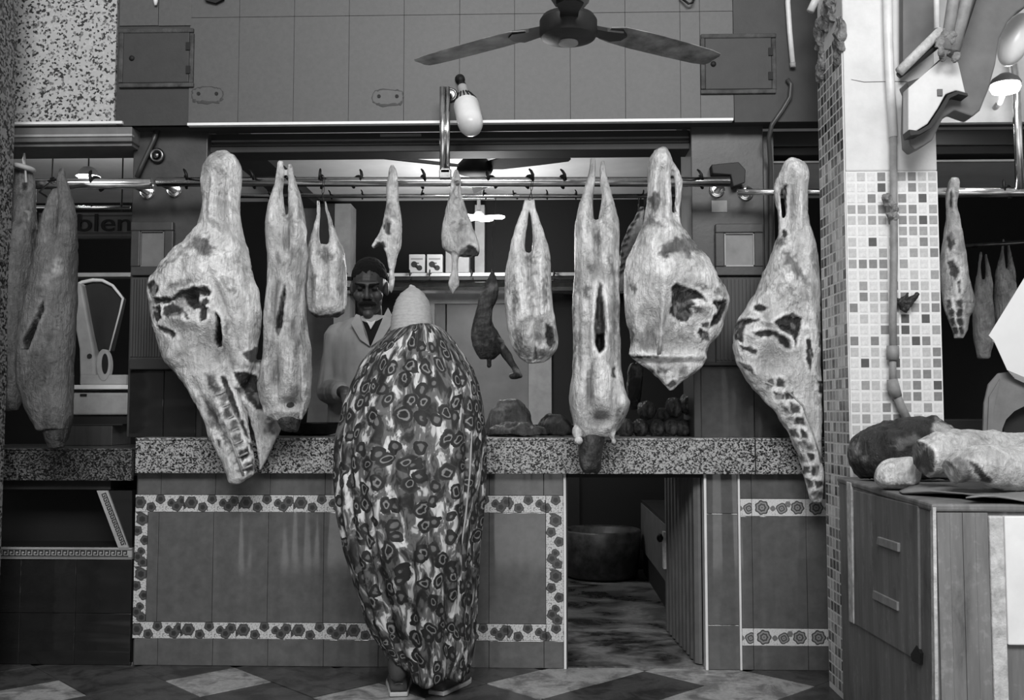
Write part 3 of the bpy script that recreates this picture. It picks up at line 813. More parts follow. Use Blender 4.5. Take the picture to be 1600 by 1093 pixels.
# ---- mosaic column
x0c = X(1325, YC, 500); x1c = X(1473, YC, 500); yb = 4.02
mc = thing('mosaic_column', 'square column clad in small pale mosaic tiles with bare white plaster on top', 'column', ((x0c + x1c) / 2, (YC + yb) / 2, 0))
zm = Zz(271, YC); zms = 2.50
obj('core', B().box((x0c + .004, YC + .004, 0), (x1c - .004, yb, zm)), 'grout', mc)
obj('plaster_shaft', B().box((x0c + .004, YC + .001, zm), (x1c - .004, yb, 3.6)), 'plaster', mc, bev=.006)
obj('side_bed', B().box((x0c + .001, YC + .012, 0), (x0c + .02, yb, zms)), 'grout', mc)
ncf = 9; pw = (x1c - x0c - .008) / ncf; ph = (zm - Zz(645, YC)) / 22.0
proto = []
for i in range(5):
    b = B().box((-pw * .39, -.0012, -ph * .39), (pw * .39, .006, ph * .39))
    o = obj('mosaic_tile', b, 'mos%d' % i, None, bev=.0006, origin=(0, 0, 0)); o.parent = mc; proto.append([o, False])
wts = [.30, .22, .2, .18, .10]
rest = B(); nrow = int(zm / ph)
for r in range(nrow):
    for c in range(ncf):
        i = int(RNG.choice(5, p=wts)); loc = Vector((x0c + .004 + pw * (c + .5), YC + .004, zm - ph * (r + .5)))
        if r < 29:
            if proto[i][1]: o = proto[i][0].copy(); COL.objects.link(o); o.parent = mc
            else: o = proto[i][0]; proto[i][1] = True
            o.location = loc - org(mc) + Vector((0, random.uniform(-.0003, .0003), 0))
        else: rest.box(loc - Vector((pw * .39, .003, ph * .39)), loc + Vector((pw * .39, -.0, ph * .39)) + Vector((0, .004, 0)), i)
obj('mosaic_field', rest, ['mos%d' % i for i in range(5)], mc, kind='stuff')
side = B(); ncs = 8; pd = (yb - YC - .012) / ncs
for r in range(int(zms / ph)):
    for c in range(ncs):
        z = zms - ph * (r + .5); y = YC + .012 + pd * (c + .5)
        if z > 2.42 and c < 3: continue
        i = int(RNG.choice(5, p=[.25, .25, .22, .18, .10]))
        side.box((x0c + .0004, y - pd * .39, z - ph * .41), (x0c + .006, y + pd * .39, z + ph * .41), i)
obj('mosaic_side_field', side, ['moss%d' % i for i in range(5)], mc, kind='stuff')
# broken render at the top of the side
b = B()
for k in range(16):
    y = random.uniform(YC + .02, yb - .03); z = random.uniform(2.44, 3.2)
    b.ell((x0c + .004, y, z), (.012 + .01 * random.random(), .05, .08))
co, no, fs = remesh(b, .012, 2); co += no * (fbm(co * 40) * .012)[:, None]
raw('broken_render', co, fs, 'rough', None, mc)
# plaster cracks: horizontal joint
obj('crack', B().tube([P(1330, 124, YC - .0005), P(1350, 128, YC), P(1400, 127, YC), P(1440, 129, YC), P(1470, 130, YC)], [.0006, .0012, .001, .0014, .0006], 5), 'grey', mc)

# conduit on the column
t = thing('conduit_pipe', 'vertical conduit pipe with taped joints running down the mosaic column', 'pipe', P(1395, 660, YC - .03))
yp_ = YC - .028
obj('upper_pipe', B().tube([P(1386, -60, yp_), P(1388, 60, yp_), P(1391, 130, yp_), P(1396, 214, yp_)], .0165, 14), 'conduit', t, smooth=True)
obj('lower_pipe', B().tube([P(1396, 212, yp_), P(1397, 400, yp_), P(1395, 500, yp_), P(1396, 552, yp_)], .0135, 14), 'conduit_g', t, smooth=True)
obj('coupling', B().tube([P(1395, 540, yp_), P(1395, 562, yp_)], .022, 14), 'conduit_g', t, smooth=True)
obj('lower_pipe', B().tube([P(1395, 556, yp_), P(1395, 600, yp_)], .0125, 14), 'conduit_g', t, smooth=True)
obj('elbow', B().tube([P(1394, 592, yp_), P(1396, 606, yp_), P(1402, 620, yp_)], [.019, .023, .018], 14), 'conduit_g', t, smooth=True)
obj('lower_pipe', B().tube([P(1401, 616, yp_), P(1408, 635, yp_), P(1420, 660, yp_)], .0155, 14), 'conduit_g', t, smooth=True)
b = B()
for k in range(12): b.ell(P(1393 + random.uniform(-11, 8), 322 + random.uniform(-17, 17), yp_ - .004 + random.uniform(-.01, .006)), (.014, .012, .016))
co, no, fs = remesh(b, .005, 1); co += no * (fbm(co * 70) * .006)[:, None]
raw('cement_lump', co, fs, 'rough', None, t)
b = B()
b.ell(P(1413, 475, yp_ + .012), (.018, .018, .03)); limb(b, P(1414, 480, yp_ + .005), P(1433, 460, yp_ - .01), .017, .009); limb(b, P(1410, 470, yp_ + .005), P(1419, 458, yp_), .009, .006)
limb(b, P(1400, 470, yp_ + .01), P(1412, 474, yp_), .012, .014)
co, no, fs = remesh(b, .004, 1); co += no * (fbm(co * 80) * .004)[:, None]
raw('pipe_stub', co, fs, 'charcoal', None, t)
# ================================================================ HANGING MEAT
def hang(t, x, y, Y, ry=284, rY=4.16, rr=.0205):
    """iron hook from the rail down into the top of a hung piece"""
    c = P(x, ry, rY); e = P(x, y, Y); k = rr + .004
    pts = [c + Vector((0, k * math.cos(a), k * math.sin(a))) for a in [math.radians(v) for v in (-40, 0, 45, 90, 135, 180)]]
    pts += [Vector((c.x, (pts[-1].y + e.y) / 2, (pts[-1].z + e.z) / 2)), e + Vector((0, .004, .004)), e + Vector((0, .006, -.02))]
    obj('hanging_hook', B().tube(pts, .0042, 7), 'iron', t, smooth=True)
# ---- big hindquarter beside the dark pillar
b = B()
px_loft(b, [(235, 340, 356, .02), (245, 326, 373, .05), (262, 317, 377, .06), (285, 314, 376, .065), (310, 318, 374, .07), (335, 317, 374, .075), (355, 311, 376, .085),
            (375, 294, 380, .10), (395, 272, 385, .11), (415, 250, 390, .115), (435, 233, 396, .118), (455, 231, 402, .118), (475, 235, 405, .115), (500, 239, 406, .11),
            (520, 245, 406, .10), (545, 250, 404, .09), (565, 260, 400, .08), (585, 276, 392, .06), (605, 292, 380, .045)], YR)
px_loft(b, [(555, 258, 352, .07), (580, 274, 362, .065), (610, 296, 372, .058), (640, 314, 383, .052), (670, 325, 390, .048), (700, 340, 395, .045), (725, 350, 398, .042), (742, 356, 396, .038), (754, 359, 374, .02)], YR)
px_loft(b, [(560, 345, 406, .05), (585, 352, 402, .035), (610, 362, 402, .028), (640, 376, 424, .026), (660, 384, 435, .024), (680, 391, 429, .022), (700, 395, 419, .02), (720, 397, 409, .016), (735, 398, 402, .012)], YR, .06)
zA = lambda pts: Zm(200, 420, 5.46, pts); zB = lambda pts: Zm(200, 220, 1.986, pts); zC = lambda pts: Zm(320, 540, 4.75, pts)
tn = [(zB([(185, 318), (215, 290), (250, 305), (268, 345), (240, 358), (205, 340)]), .16, 0),
      (zB([(70, 420), (130, 365), (190, 330), (180, 345), (110, 400)]), .22, 0),
      (zA([(160, 130), (210, 88), (265, 150), (240, 220), (200, 235)]), .035, .006),
      (zA([(330, 160), (390, 120), (450, 110), (420, 140)]), .14, 0), (zA([(470, 125), (520, 80), (580, 95), (520, 120)]), .2, 0),
      (zA([(200, 240), (300, 232), (370, 245), (440, 188), (550, 148), (680, 150), (718, 200), (680, 240), (615, 212), (605, 260), (640, 300), (690, 330), (660, 430), (620, 462), (605, 340), (560, 350), (470, 240), (380, 272), (280, 300), (230, 300)]), .03, .018),
      (zA([(630, 255), (670, 245), (690, 275), (660, 315), (630, 300)]), .05, .008),
      (zA([(300, 320), (380, 288), (460, 335), (525, 430), (505, 430), (465, 372), (400, 392), (340, 415), (300, 390)]), .05, .008),
      (zA([(215, 320), (270, 310), (285, 420), (240, 452), (212, 400)]), .025, .02),
      (zA([(235, 470), (290, 480), (410, 540), (405, 585), (330, 560), (250, 505)]), .035, .012),
      (zA([(740, 360), (790, 430), (803, 655), (765, 668), (735, 600), (748, 500)]), .004, .07),
      (zA([(840, 430), (860, 430), (850, 580), (835, 560)]), .12, 0),
      (zA([(800, 690), (830, 600), (874, 640), (874, 760), (820, 780)]), .3, 0),
      (zC([(280, 60), (370, 10), (435, 0), (430, 130), (330, 120)]), .09, 0),
      (zC([(210, 200), (300, 190), (385, 220), (420, 360), (435, 480), (380, 470), (310, 400), (270, 310)]), .02, .012),
      (zC([(115, 225), (150, 225), (210, 360), (260, 500), (330, 690), (300, 660), (220, 500), (160, 370)]), .03, .006),
      (zC([(0, 200), (60, 210), (100, 300), (140, 330), (60, 370), (20, 300)]), .10, 0),
      (zC([(0, 400), (50, 430), (100, 520), (110, 620), (60, 600), (20, 520)]), .14, 0),
      (zC([(90, 690), (110, 700), (115, 760), (95, 740)]), .03, 0), (zC([(320, 700), (380, 740), (400, 800), (350, 770)]), .06, 0),
      (zC([(460, 550), (520, 540), (510, 640), (450, 640)]), .16, 0)]
for k in range(6):   # meat between the vertebrae
    t_ = k / 5; x0, y0 = 85 + 195 * t_, 375 + 505 * t_
    tn.append((zC([(x0 + random.uniform(-8, 8), y0 - 2), (x0 + 70 + random.uniform(-10, 10), y0 - 32 + random.uniform(-8, 8)), (x0 + 98, y0 + 35 + random.uniform(-8, 8)), (x0 + 40 + random.uniform(-10, 10), y0 + 72)]), random.choice((.06, .10, .14)), .008))
for k in range(7):
    x0, y0 = 60 + 28 * k, 520 + 66 * k
    tn.append((zC([(x0, y0), (x0 + 55, y0 - 18), (x0 + 62, y0 + 4), (x0 + 12, y0 + 26)]), .13, .003))
H1=0
t = thing('beef_hindquarter', 'large pale beef hindquarter with a long backbone end, hanging by the dark pillar', 'meat', P(330, 755, YR))
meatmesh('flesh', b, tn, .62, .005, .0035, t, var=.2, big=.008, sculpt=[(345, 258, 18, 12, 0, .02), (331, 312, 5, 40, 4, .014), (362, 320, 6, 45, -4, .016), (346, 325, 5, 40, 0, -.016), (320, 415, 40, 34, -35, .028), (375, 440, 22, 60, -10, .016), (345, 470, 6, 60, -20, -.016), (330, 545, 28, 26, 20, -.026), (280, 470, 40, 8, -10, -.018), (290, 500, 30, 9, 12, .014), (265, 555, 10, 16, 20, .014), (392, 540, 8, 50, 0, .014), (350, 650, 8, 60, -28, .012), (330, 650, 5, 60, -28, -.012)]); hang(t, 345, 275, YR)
b = B(); b.tube([P(*zC([(48, 372)])[0], YR - .062), P(*zC([(140, 520)])[0], YR - .058), P(*zC([(205, 720)])[0], YR - .052), P(*zC([(285, 955)])[0], YR - .045)], .0055, 8)
obj('backbone', b, plain('pale bone', .60, .5, var=.3, scale=60, bump=.5), t, smooth=True)
for k in range(7):
    t_ = k / 6; x0, y0 = 70 + 205 * t_, 355 + 545 * t_
    b = B().tube([P(*zC([(x0, y0 + 20)])[0], YR - .060 + .012 * t_), P(*zC([(x0 + 40, y0)])[0], YR - .062 + .012 * t_), P(*zC([(x0 + 78, y0 - 18)])[0], YR - .052 + .012 * t_)], .0042, 6)
    obj('vertebra', b, bpy.data.materials['pale bone'], t, smooth=True)

# ---- hindquarter between the carcass and the grey pillar
b = B()
px_loft(b, [(231, 1032, 1040, .012), (240, 1019, 1046, .04), (255, 1014, 1051, .055), (270, 1012, 1048, .06), (285, 1013, 1047, .065), (300, 1012, 1048, .065), (320, 1010, 1048.5, .07), (342, 1007, 1050, .075),
            (355, 1003, 1067, .085), (370, 996, 1078, .095), (390, 985, 1093, .105), (410, 978, 1107, .11), (430, 974, 1121, .115), (450, 973, 1135, .118), (465, 973, 1141, .118), (480, 974, 1140, .115),
            (500, 977, 1134, .105), (520, 982, 1126, .09), (540, 984, 1110, .075), (552, 981, 1106, .065), (562, 988, 1109, .055), (575, 1008, 1096, .045), (588, 1024, 1080, .038), (600, 1038, 1064, .03), (609, 1046, 1052, .012)], YR)
px_loft(b, [(255, 1036, 1052, .03), (270, 1050, 1062, .022), (285, 1054, 1067, .02), (300, 1054.5, 1066, .018), (330, 1053, 1063, .016), (358, 1050, 1066, .03)], YR, -.01)
zA = lambda pts: Zm(960, 400, 4.968, pts); zB = lambda pts: Zm(960, 220, 5.464, pts)
tn = [(zB([(270, 500), (330, 450), (385, 425), (402, 470), (375, 600), (335, 625), (300, 545)]), .13, .004),
      (zB([(230, 690), (300, 630), (360, 650), (330, 710), (250, 760)]), .2, 0), (zB([(330, 690), (410, 700), (370, 740)]), .12, 0),
      (zB([(484, 400), (498, 380), (500, 520), (488, 480)]), .02, .02),
      (zB([(360, 970), (410, 890), (530, 820), (640, 805), (710, 880), (765, 960), (690, 940), (600, 950), (480, 960), (430, 1020)]), .16, 0),
      (zB([(430, 950), (490, 930), (480, 980), (440, 1000)]), .10, 0), (zB([(570, 920), (640, 930), (670, 1000), (620, 1010)]), .3, 0),
      (zA([(120, 230), (170, 195), (165, 280), (140, 290)]), .18, 0),
      (zA([(436, 240), (480, 208), (560, 240), (650, 268), (725, 345), (640, 330), (595, 345), (640, 372), (590, 400), (600, 462), (560, 512), (500, 500), (430, 440), (445, 340)]), .03, .018),
      (zA([(510, 360), (560, 345), (600, 365), (540, 380)]), .22, 0), (zA([(500, 430), (560, 425), (575, 450), (520, 470)]), .13, 0),
      (zA([(620, 205), (700, 220), (742, 262), (690, 252)]), .13, 0), (zA([(770, 245), (830, 260), (850, 320), (800, 290)]), .12, 0), (zA([(785, 170), (850, 190), (860, 230), (820, 220)]), .15, 0),
      (zA([(770, 340), (872, 338), (860, 420), (800, 520), (738, 555), (770, 470), (805, 420), (760, 370)]), .015, .02),
      (zA([(570, 430), (650, 390), (730, 400), (760, 420), (690, 420), (610, 460)]), .18, 0),
      (zA([(640, 590), (665, 560), (735, 600), (728, 655), (690, 645)]), .03, .01), (zA([(665, 520), (740, 510), (730, 560), (690, 550)]), .09, 0),
      (zA([(55, 560), (140, 560), (180, 660), (110, 700), (75, 690)]), .13, 0), (zA([(170, 590), (240, 560), (320, 545), (318, 680), (240, 755), (190, 690)]), .26, 0),
      (zA([(130, 770), (345, 780), (340, 790), (130, 795)]), .03, .01), (zA([(155, 840), (300, 890), (310, 910), (210, 880)]), .03, .004),
      (zA([(335, 870), (440, 865), (400, 910), (385, 935), (345, 900)]), .12, .004), (zA([(500, 965), (640, 895), (725, 838), (650, 915), (520, 975)]), .10, .004),
      (zA([(405, 1000), (455, 960), (495, 980), (440, 1025)]), .09, .003), (zA([(500, 880), (560, 865), (520, 905)]), .12, 0),
      (zA([(560, 790), (605, 785), (600, 800), (570, 800)]), .05, 0), (zA([(150, 812), (330, 800), (560, 792), (730, 792), (735, 806), (560, 812), (330, 830), (160, 836)]), .72, -.006), (zA([(440, 1050), (515, 968), (640, 897), (745, 832), (750, 846), (640, 916), (525, 985), (455, 1056)]), .7, -.004)]
t = thing('beef_hindquarter', 'rounded beef hindquarter with a short square cut end, hanging by the grey pillar', 'meat', P(1055, 609, YR))
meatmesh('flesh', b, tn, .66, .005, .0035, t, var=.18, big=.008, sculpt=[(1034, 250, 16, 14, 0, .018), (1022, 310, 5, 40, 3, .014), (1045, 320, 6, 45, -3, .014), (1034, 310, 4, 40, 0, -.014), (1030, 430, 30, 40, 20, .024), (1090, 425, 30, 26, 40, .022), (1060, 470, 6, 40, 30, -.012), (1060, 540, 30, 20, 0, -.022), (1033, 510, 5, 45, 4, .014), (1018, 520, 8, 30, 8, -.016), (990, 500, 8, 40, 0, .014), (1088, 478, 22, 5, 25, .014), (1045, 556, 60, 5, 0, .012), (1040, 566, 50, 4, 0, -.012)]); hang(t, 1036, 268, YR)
obj('bone', B().tube([P(*q, YR - .085 + .02 * (q[1] > 540)) for q in zA([(395, 470), (372, 560), (360, 660), (345, 765)])], [.008, .0075, .0075, .009], 8), bpy.data.materials['pale bone'], t, smooth=True)

# ---- hindquarter against the mosaic column
Y3 = YR + .03
b = B()
px_loft(b, [(248, 1233, 1244, .015), (258, 1223, 1258, .04), (275, 1216, 1261, .05), (288, 1211, 1261, .055), (298, 1223, 1261, .055), (310, 1225, 1261, .055), (330, 1227, 1262, .058), (350, 1225, 1265, .065), (365, 1215, 1270, .075),
            (385, 1208, 1275, .085), (405, 1200, 1278, .09), (430, 1190, 1280, .095), (455, 1180, 1281, .10), (480, 1165, 1281, .10), (500, 1151, 1281, .10), (520, 1145, 1281, .10), (545, 1145, 1281, .095), (565, 1150, 1281, .085),
            (585, 1160, 1281, .075), (605, 1174, 1282, .06), (620, 1188, 1282, .052), (650, 1215, 1282, .048), (680, 1235, 1282, .045), (710, 1250, 1283, .04), (740, 1258, 1284, .036), (770, 1265, 1285, .03), (784, 1268, 1284, .015)], Y3)
px_loft(b, [(280, 1212, 1226, .03), (295, 1208.5, 1219, .022), (310, 1210, 1218, .018), (330, 1214, 1220.5, .017), (352, 1215, 1224, .022), (366, 1214, 1236, .04)], Y3)
zA = lambda pts: Zm(1130, 440, 3.21, pts); zB = lambda pts: Zm(1080, 240, 2.376, pts)
tn = [(zB([(345, 120), (356, 118), (352, 200), (345, 190)]), .02, .02), (zB([(325, 120), (345, 125), (335, 145)]), .15, 0),
      (zB([(336, 290), (350, 280), (358, 300), (345, 315)]), .04, 0), (zB([(335, 360), (365, 365), (420, 440), (440, 500), (390, 450), (350, 400)]), .2, 0), (zB([(305, 330), (345, 310), (355, 330), (320, 350)]), .18, 0),
      (zA([(148, 128), (180, 110), (225, 130), (190, 150), (160, 144)]), .03, .006),
      (zA([(50, 215), (95, 182), (182, 190), (112, 215), (95, 310), (60, 285)]), .02, .02),
      (zA([(250, 205), (300, 172), (350, 155), (392, 180), (385, 240), (362, 325), (345, 270), (290, 240)]), .03, .016),
      (zA([(140, 255), (205, 240), (250, 245), (335, 290), (342, 338), (310, 335), (255, 272), (180, 278)]), .04, .008),
      (zA([(78, 315), (130, 325), (172, 345), (165, 368), (95, 340)]), .05, .004), (zA([(75, 400), (140, 420), (160, 470), (110, 440)]), .05, .004),
      (zA([(418, 290), (440, 278), (452, 370), (438, 450), (415, 395)]), .03, .006), (zA([(480, 250), (495, 260), (492, 330), (482, 320)]), .06, 0),
      (zA([(475, 490), (500, 500), (500, 565), (478, 550)]), .03, 0)]
for k in range(10):
    t_ = k / 9; cx = 235 + 215 * t_ ** .72; cy = 510 + 560 * t_
    for (ox, s_) in ((0, 1.0), (52 - 10 * t_, 1.0)):
        j = lambda m_=9: random.uniform(-m_, m_)
        tn.append((zA([(cx + ox - 20 + j(), cy - 25 + j()), (cx + ox + 22 + j(), cy - 17 + j()), (cx + ox + 25 + j(), cy + 20 + j()), (cx + ox - 14 + j(), cy + 20 + j())]), random.choice((.05, .08, .14)) if ox else random.choice((.09, .13, .2)), .006))
t = thing('beef_hindquarter', 'pale beef hindquarter with a tapering rib tail, hanging beside the mosaic column', 'meat', P(1230, 784, Y3))
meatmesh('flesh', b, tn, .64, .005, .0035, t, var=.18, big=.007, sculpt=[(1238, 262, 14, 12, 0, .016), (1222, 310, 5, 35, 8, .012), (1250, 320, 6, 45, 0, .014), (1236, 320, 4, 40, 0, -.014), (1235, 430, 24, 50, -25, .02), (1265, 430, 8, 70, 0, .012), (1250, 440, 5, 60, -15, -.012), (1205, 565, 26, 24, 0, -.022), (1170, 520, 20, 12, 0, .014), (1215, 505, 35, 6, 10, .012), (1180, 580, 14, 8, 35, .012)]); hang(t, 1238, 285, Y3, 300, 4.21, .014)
b = B().tube([P(*q, Y3 - d) for q, d in zip(zA([(215, 505), (330, 555), (400, 620), (450, 760), (492, 900)]), (.05, .052, .048, .042, .03))], .0045, 8)
obj('backbone', b, bpy.data.materials['pale bone'], t, smooth=True)

# ---- whole lamb carcasses
def lamb(name, label, legs, body, head, tn, Y, base=.45, feet=(), vox=.0055, group=None, sc=(), hk_=(284, 4.16, .0205)):
    b = B()
    for l in legs: px_loft(b, l, Y)
    px_loft(b, body, Y)
    for (x, y, rx, rz, dy) in feet: b.ell(P(x, y, Y + dy), (rx, rx, rz))
    t = thing(name, label, 'meat', P((body[0][1] + body[0][2]) / 2, body[-1][0], Y), group)
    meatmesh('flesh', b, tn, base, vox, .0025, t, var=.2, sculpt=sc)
    for l in (legs if hk_ else []): hang(t, (l[1][1] + l[1][2]) / 2, l[1][0], Y, *hk_)
    if head:
        b = B(); px_loft(b, head, Y)
        ht = [([(h[1] + (h[2] - h[1]) * .25, h[0]) for h in head] + [(h[1] + (h[2] - h[1]) * .42, h[0]) for h in head[::-1]], .10, 0)]
        meatmesh('head', b, ht, .035, .005, .004, t, var=.5)
    return t
S_ = YR - .02
lamb('lamb_carcass', 'whole pale lamb carcass with a dark head down, in front of the granite edge',
     [[(247, 922, 931, .010), (262, 920, 932, .016), (280, 917, 931, .022), (300, 911, 928, .03), (320, 905, 926, .04), (340, 901, 927, .05), (362, 900, 933, .06)],
      [(250, 938, 946, .010), (265, 936, 948, .016), (285, 936, 952, .022), (305, 939, 957, .03), (325, 938, 962, .04), (345, 935, 966, .05), (362, 931, 967, .06)]],
     [(345, 900, 967, .04), (365, 898, 967, .07), (390, 897, 966, .082), (420, 897, 967, .085), (450, 897, 968, .088), (480, 896, 969, .09), (510, 896, 969, .092), (550, 895, 969, .095), (580, 894, 970, .098), (600, 892, 974, .10), (618, 890, 980, .10), (628, 890, 986, .10), (640, 892, 983, .095), (655, 896, 977, .085), (668, 900, 970, .07), (682, 908, 958, .04)],
     [(655, 917, 944, .035), (680, 912, 945, .05), (700, 906, 941, .05), (715, 904, 940, .048), (730, 906, 939, .042), (739, 912, 934, .02)],
     [([(936, 440), (932, 470), (929, 510), (930, 540), (937, 553), (944, 545), (946, 510), (943, 475), (940, 445)], .05, .05), ([(931, 520), (944, 520), (945, 542), (937, 550), (931, 540)], .006, .03),
      ([(917, 415), (935, 400), (940, 425), (925, 435)], .3, 0), ([(912, 445), (922, 450), (920, 470), (914, 460)], .22, 0), ([(930, 370), (934, 355), (938, 370), (935, 385)], .12, 0),
      ([(896, 430), (903, 420), (905, 560), (897, 570)], .26, 0), ([(958, 430), (966, 450), (968, 560), (960, 560)], .26, 0), ([(915, 590), (926, 560), (930, 620), (920, 640)], .28, 0),
      ([(956, 575), (961, 572), (960, 590), (956, 588)], .06, 0), ([(962, 640), (972, 635), (968, 665), (960, 668)], .2, 0), ([(948, 395), (955, 400), (962, 430), (952, 425)], .28, 0)],
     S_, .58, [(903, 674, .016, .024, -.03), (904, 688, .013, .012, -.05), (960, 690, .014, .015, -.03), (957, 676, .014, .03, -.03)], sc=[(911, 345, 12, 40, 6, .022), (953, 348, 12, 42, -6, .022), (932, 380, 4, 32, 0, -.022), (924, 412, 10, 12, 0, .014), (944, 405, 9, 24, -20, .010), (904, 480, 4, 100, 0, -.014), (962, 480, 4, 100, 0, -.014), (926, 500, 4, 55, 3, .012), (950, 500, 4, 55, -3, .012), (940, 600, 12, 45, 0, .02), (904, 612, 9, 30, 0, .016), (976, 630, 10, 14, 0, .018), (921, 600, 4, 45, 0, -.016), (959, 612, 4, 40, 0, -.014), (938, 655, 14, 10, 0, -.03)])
lamb('lamb_carcass', 'whole lamb carcass with a long belly slit, hanging next to the large hindquarter',
     [[(251, 434, 443, .010), (265, 432, 445, .016), (285, 430, 444, .022), (305, 424, 442, .03), (325, 419, 442, .04), (352, 416, 446, .06)],
      [(256, 450, 457, .010), (270, 449, 459, .016), (290, 450, 464, .022), (310, 452, 471, .03), (330, 453, 476, .045), (352, 448, 478, .06)]],
     [(338, 416, 477, .04), (360, 415, 479, .07), (380, 417, 478, .08), (400, 419, 477, .08), (420, 419, 475, .08), (440, 418, 475, .082), (480, 415, 478, .088), (520, 414, 482, .09), (550, 412, 486, .09), (580, 406, 487, .09), (600, 403, 486, .088), (620, 406, 484, .08), (640, 414, 479, .065), (656, 424, 472, .03)],
     [(615, 436, 462, .03), (640, 433, 469, .045), (658, 435, 469, .04), (673, 441, 464, .02)],
     [([(445, 443), (438, 468), (431, 500), (430, 518), (434, 528), (440, 510), (443, 480), (447, 455)], .02, .05), ([(450, 395), (462, 385), (466, 400), (455, 412)], .26, 0), ([(430, 395), (440, 400), (434, 415)], .26, 0),
      ([(452, 500), (468, 480), (476, 520), (460, 560)], .26, 0), ([(420, 570), (432, 560), (435, 600), (424, 600)], .24, 0), ([(455, 600), (470, 600), (468, 620), (456, 620)], .25, 0), ([(445, 335), (449, 325), (454, 340), (450, 352)], .2, 0)],
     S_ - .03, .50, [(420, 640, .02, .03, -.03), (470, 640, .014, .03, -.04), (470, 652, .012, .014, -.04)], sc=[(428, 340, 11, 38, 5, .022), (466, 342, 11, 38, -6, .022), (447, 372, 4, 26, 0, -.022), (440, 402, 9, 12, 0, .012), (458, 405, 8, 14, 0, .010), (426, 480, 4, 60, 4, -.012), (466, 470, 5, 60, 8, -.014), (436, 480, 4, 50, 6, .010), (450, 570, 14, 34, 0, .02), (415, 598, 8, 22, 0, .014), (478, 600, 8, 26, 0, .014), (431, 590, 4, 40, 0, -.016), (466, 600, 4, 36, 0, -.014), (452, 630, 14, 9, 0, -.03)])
b = B().tube([P(447, 262, YR - .05), P(452, 280, YR - .06), P(456, 300, YR - .06)], .004, 6)
lamb('kid_carcass', 'small headless pale carcass on a wire beside the butcher',
     [[(313, 495, 500, .007), (325, 494, 502, .011), (340, 493, 501, .013), (355, 489, 500, .018), (370, 484, 500, .026), (392, 481, 503, .04)],
      [(313, 506, 510, .007), (325, 507, 514, .011), (345, 511, 520, .013), (360, 513, 526, .02), (375, 514, 532, .03), (392, 510, 537, .04)]],
     [(382, 482, 536, .03), (400, 479, 540, .055), (420, 478, 543, .062), (450, 478, 543, .065), (472, 480, 541, .06), (487, 484, 538, .05), (496, 494, 528, .03)],
     None, [([(483, 486), (500, 492), (520, 490), (541, 483), (536, 495), (492, 498)], .08, .004), ([(497, 395), (508, 385), (525, 398), (510, 412)], .18, 0), ([(486, 420), (492, 425), (488, 470), (483, 450)], .25, 0), ([(530, 420), (536, 430), (534, 470), (528, 460)], .27, 0), ([(508, 430), (513, 425), (512, 470), (507, 470)], .27, 0)],
     YR + .07, .60, sc=[(491, 398, 8, 22, 5, .016), (526, 400, 9, 24, -6, .016), (509, 420, 3, 40, 0, -.016), (496, 450, 5, 30, 0, .010), (526, 450, 6, 30, 0, .010), (485, 450, 3, 35, 0, -.010), (536, 455, 3, 30, 0, -.010), (512, 480, 18, 8, 0, .008)], hk_=None)
lamb('lamb_half', 'split lamb hind half with sawn bones showing, in front of the pale back door',
     [[(312, 819, 826, .008), (325, 818, 826, .012), (340, 813, 824, .018), (360, 806, 821, .026), (380, 800, 821, .035), (405, 795, 825, .05)],
      [(312, 829, 835, .008), (325, 828, 837, .012), (345, 831, 845, .018), (365, 832, 852, .028), (385, 830, 857, .04), (405, 826, 860, .05)]],
     [(394, 796, 858, .035), (420, 792, 861, .065), (450, 790, 862, .075), (480, 790, 865, .08), (510, 793, 869, .082), (530, 797, 873, .08), (545, 803, 871, .07), (557, 812, 862, .05), (566, 824, 850, .02)],
     None, [([(804, 515), (812, 500), (830, 495), (850, 498), (866, 505), (872, 525), (868, 545), (850, 560), (828, 565), (810, 555), (803, 535)], .30, .006),
            ([(853, 503), (864, 512), (868, 535), (858, 545), (852, 522)], .03, .008), ([(820, 512), (832, 505), (836, 530), (824, 545), (815, 530)], .62, -.004), ([(838, 540), (852, 535), (857, 548), (845, 556)], .65, -.004),
            ([(808, 530), (814, 520), (818, 545), (812, 550)], .12, .004), ([(834, 545), (838, 538), (840, 560), (835, 562)], .05, .004), ([(822, 400), (830, 398), (836, 408), (826, 412)], .12, 0),
            ([(800, 440), (806, 420), (809, 480), (803, 490)], .28, 0), ([(845, 440), (853, 430), (856, 470), (848, 475)], .25, 0), ([(826, 455), (831, 440), (834, 490), (828, 500)], .28, 0)],
     YR - .02, .62, sc=[(806, 425, 9, 36, 4, .02), (846, 425, 9, 36, -4, .02), (827, 430, 3, 42, 0, -.02), (815, 470, 5, 35, -5, .010), (848, 480, 6, 30, 0, .012), (836, 470, 3, 30, -8, -.012), (800, 490, 4, 30, 0, -.010), (836, 530, 34, 6, 0, -.008), (825, 525, 8, 14, 0, .018), (848, 545, 7, 8, 0, .018), (838, 535, 3, 18, 0, -.016)], hk_=None)
for (x, y0, y1, lab) in ((501, 296, 316, 'small'), (827, 290, 316, 'half')):
    obj('wire_loop', B().tube([P(x + 7, 277.5, YR + .07), P(x + 6, 284, YR + .055), P(x + 5, y0 + 4, YR - .02), P(x - 1, y1 - 6, YR - .02), P(x - 4, y1 + 3, YR - .015), P(x + 6, y1 + 2, YR - .012), P(x + 2, y0 + 4, YR - .0), P(x + 4, 279, YR + .05), P(x + 3, 276.5, YR + .09), P(x + 2, 280, YR + .115)], .0016, 5), 'iron',
        label='thin wire loop tying the %s to the rail' % ('small carcass' if lab == 'small' else 'split lamb half'), cat='wire')
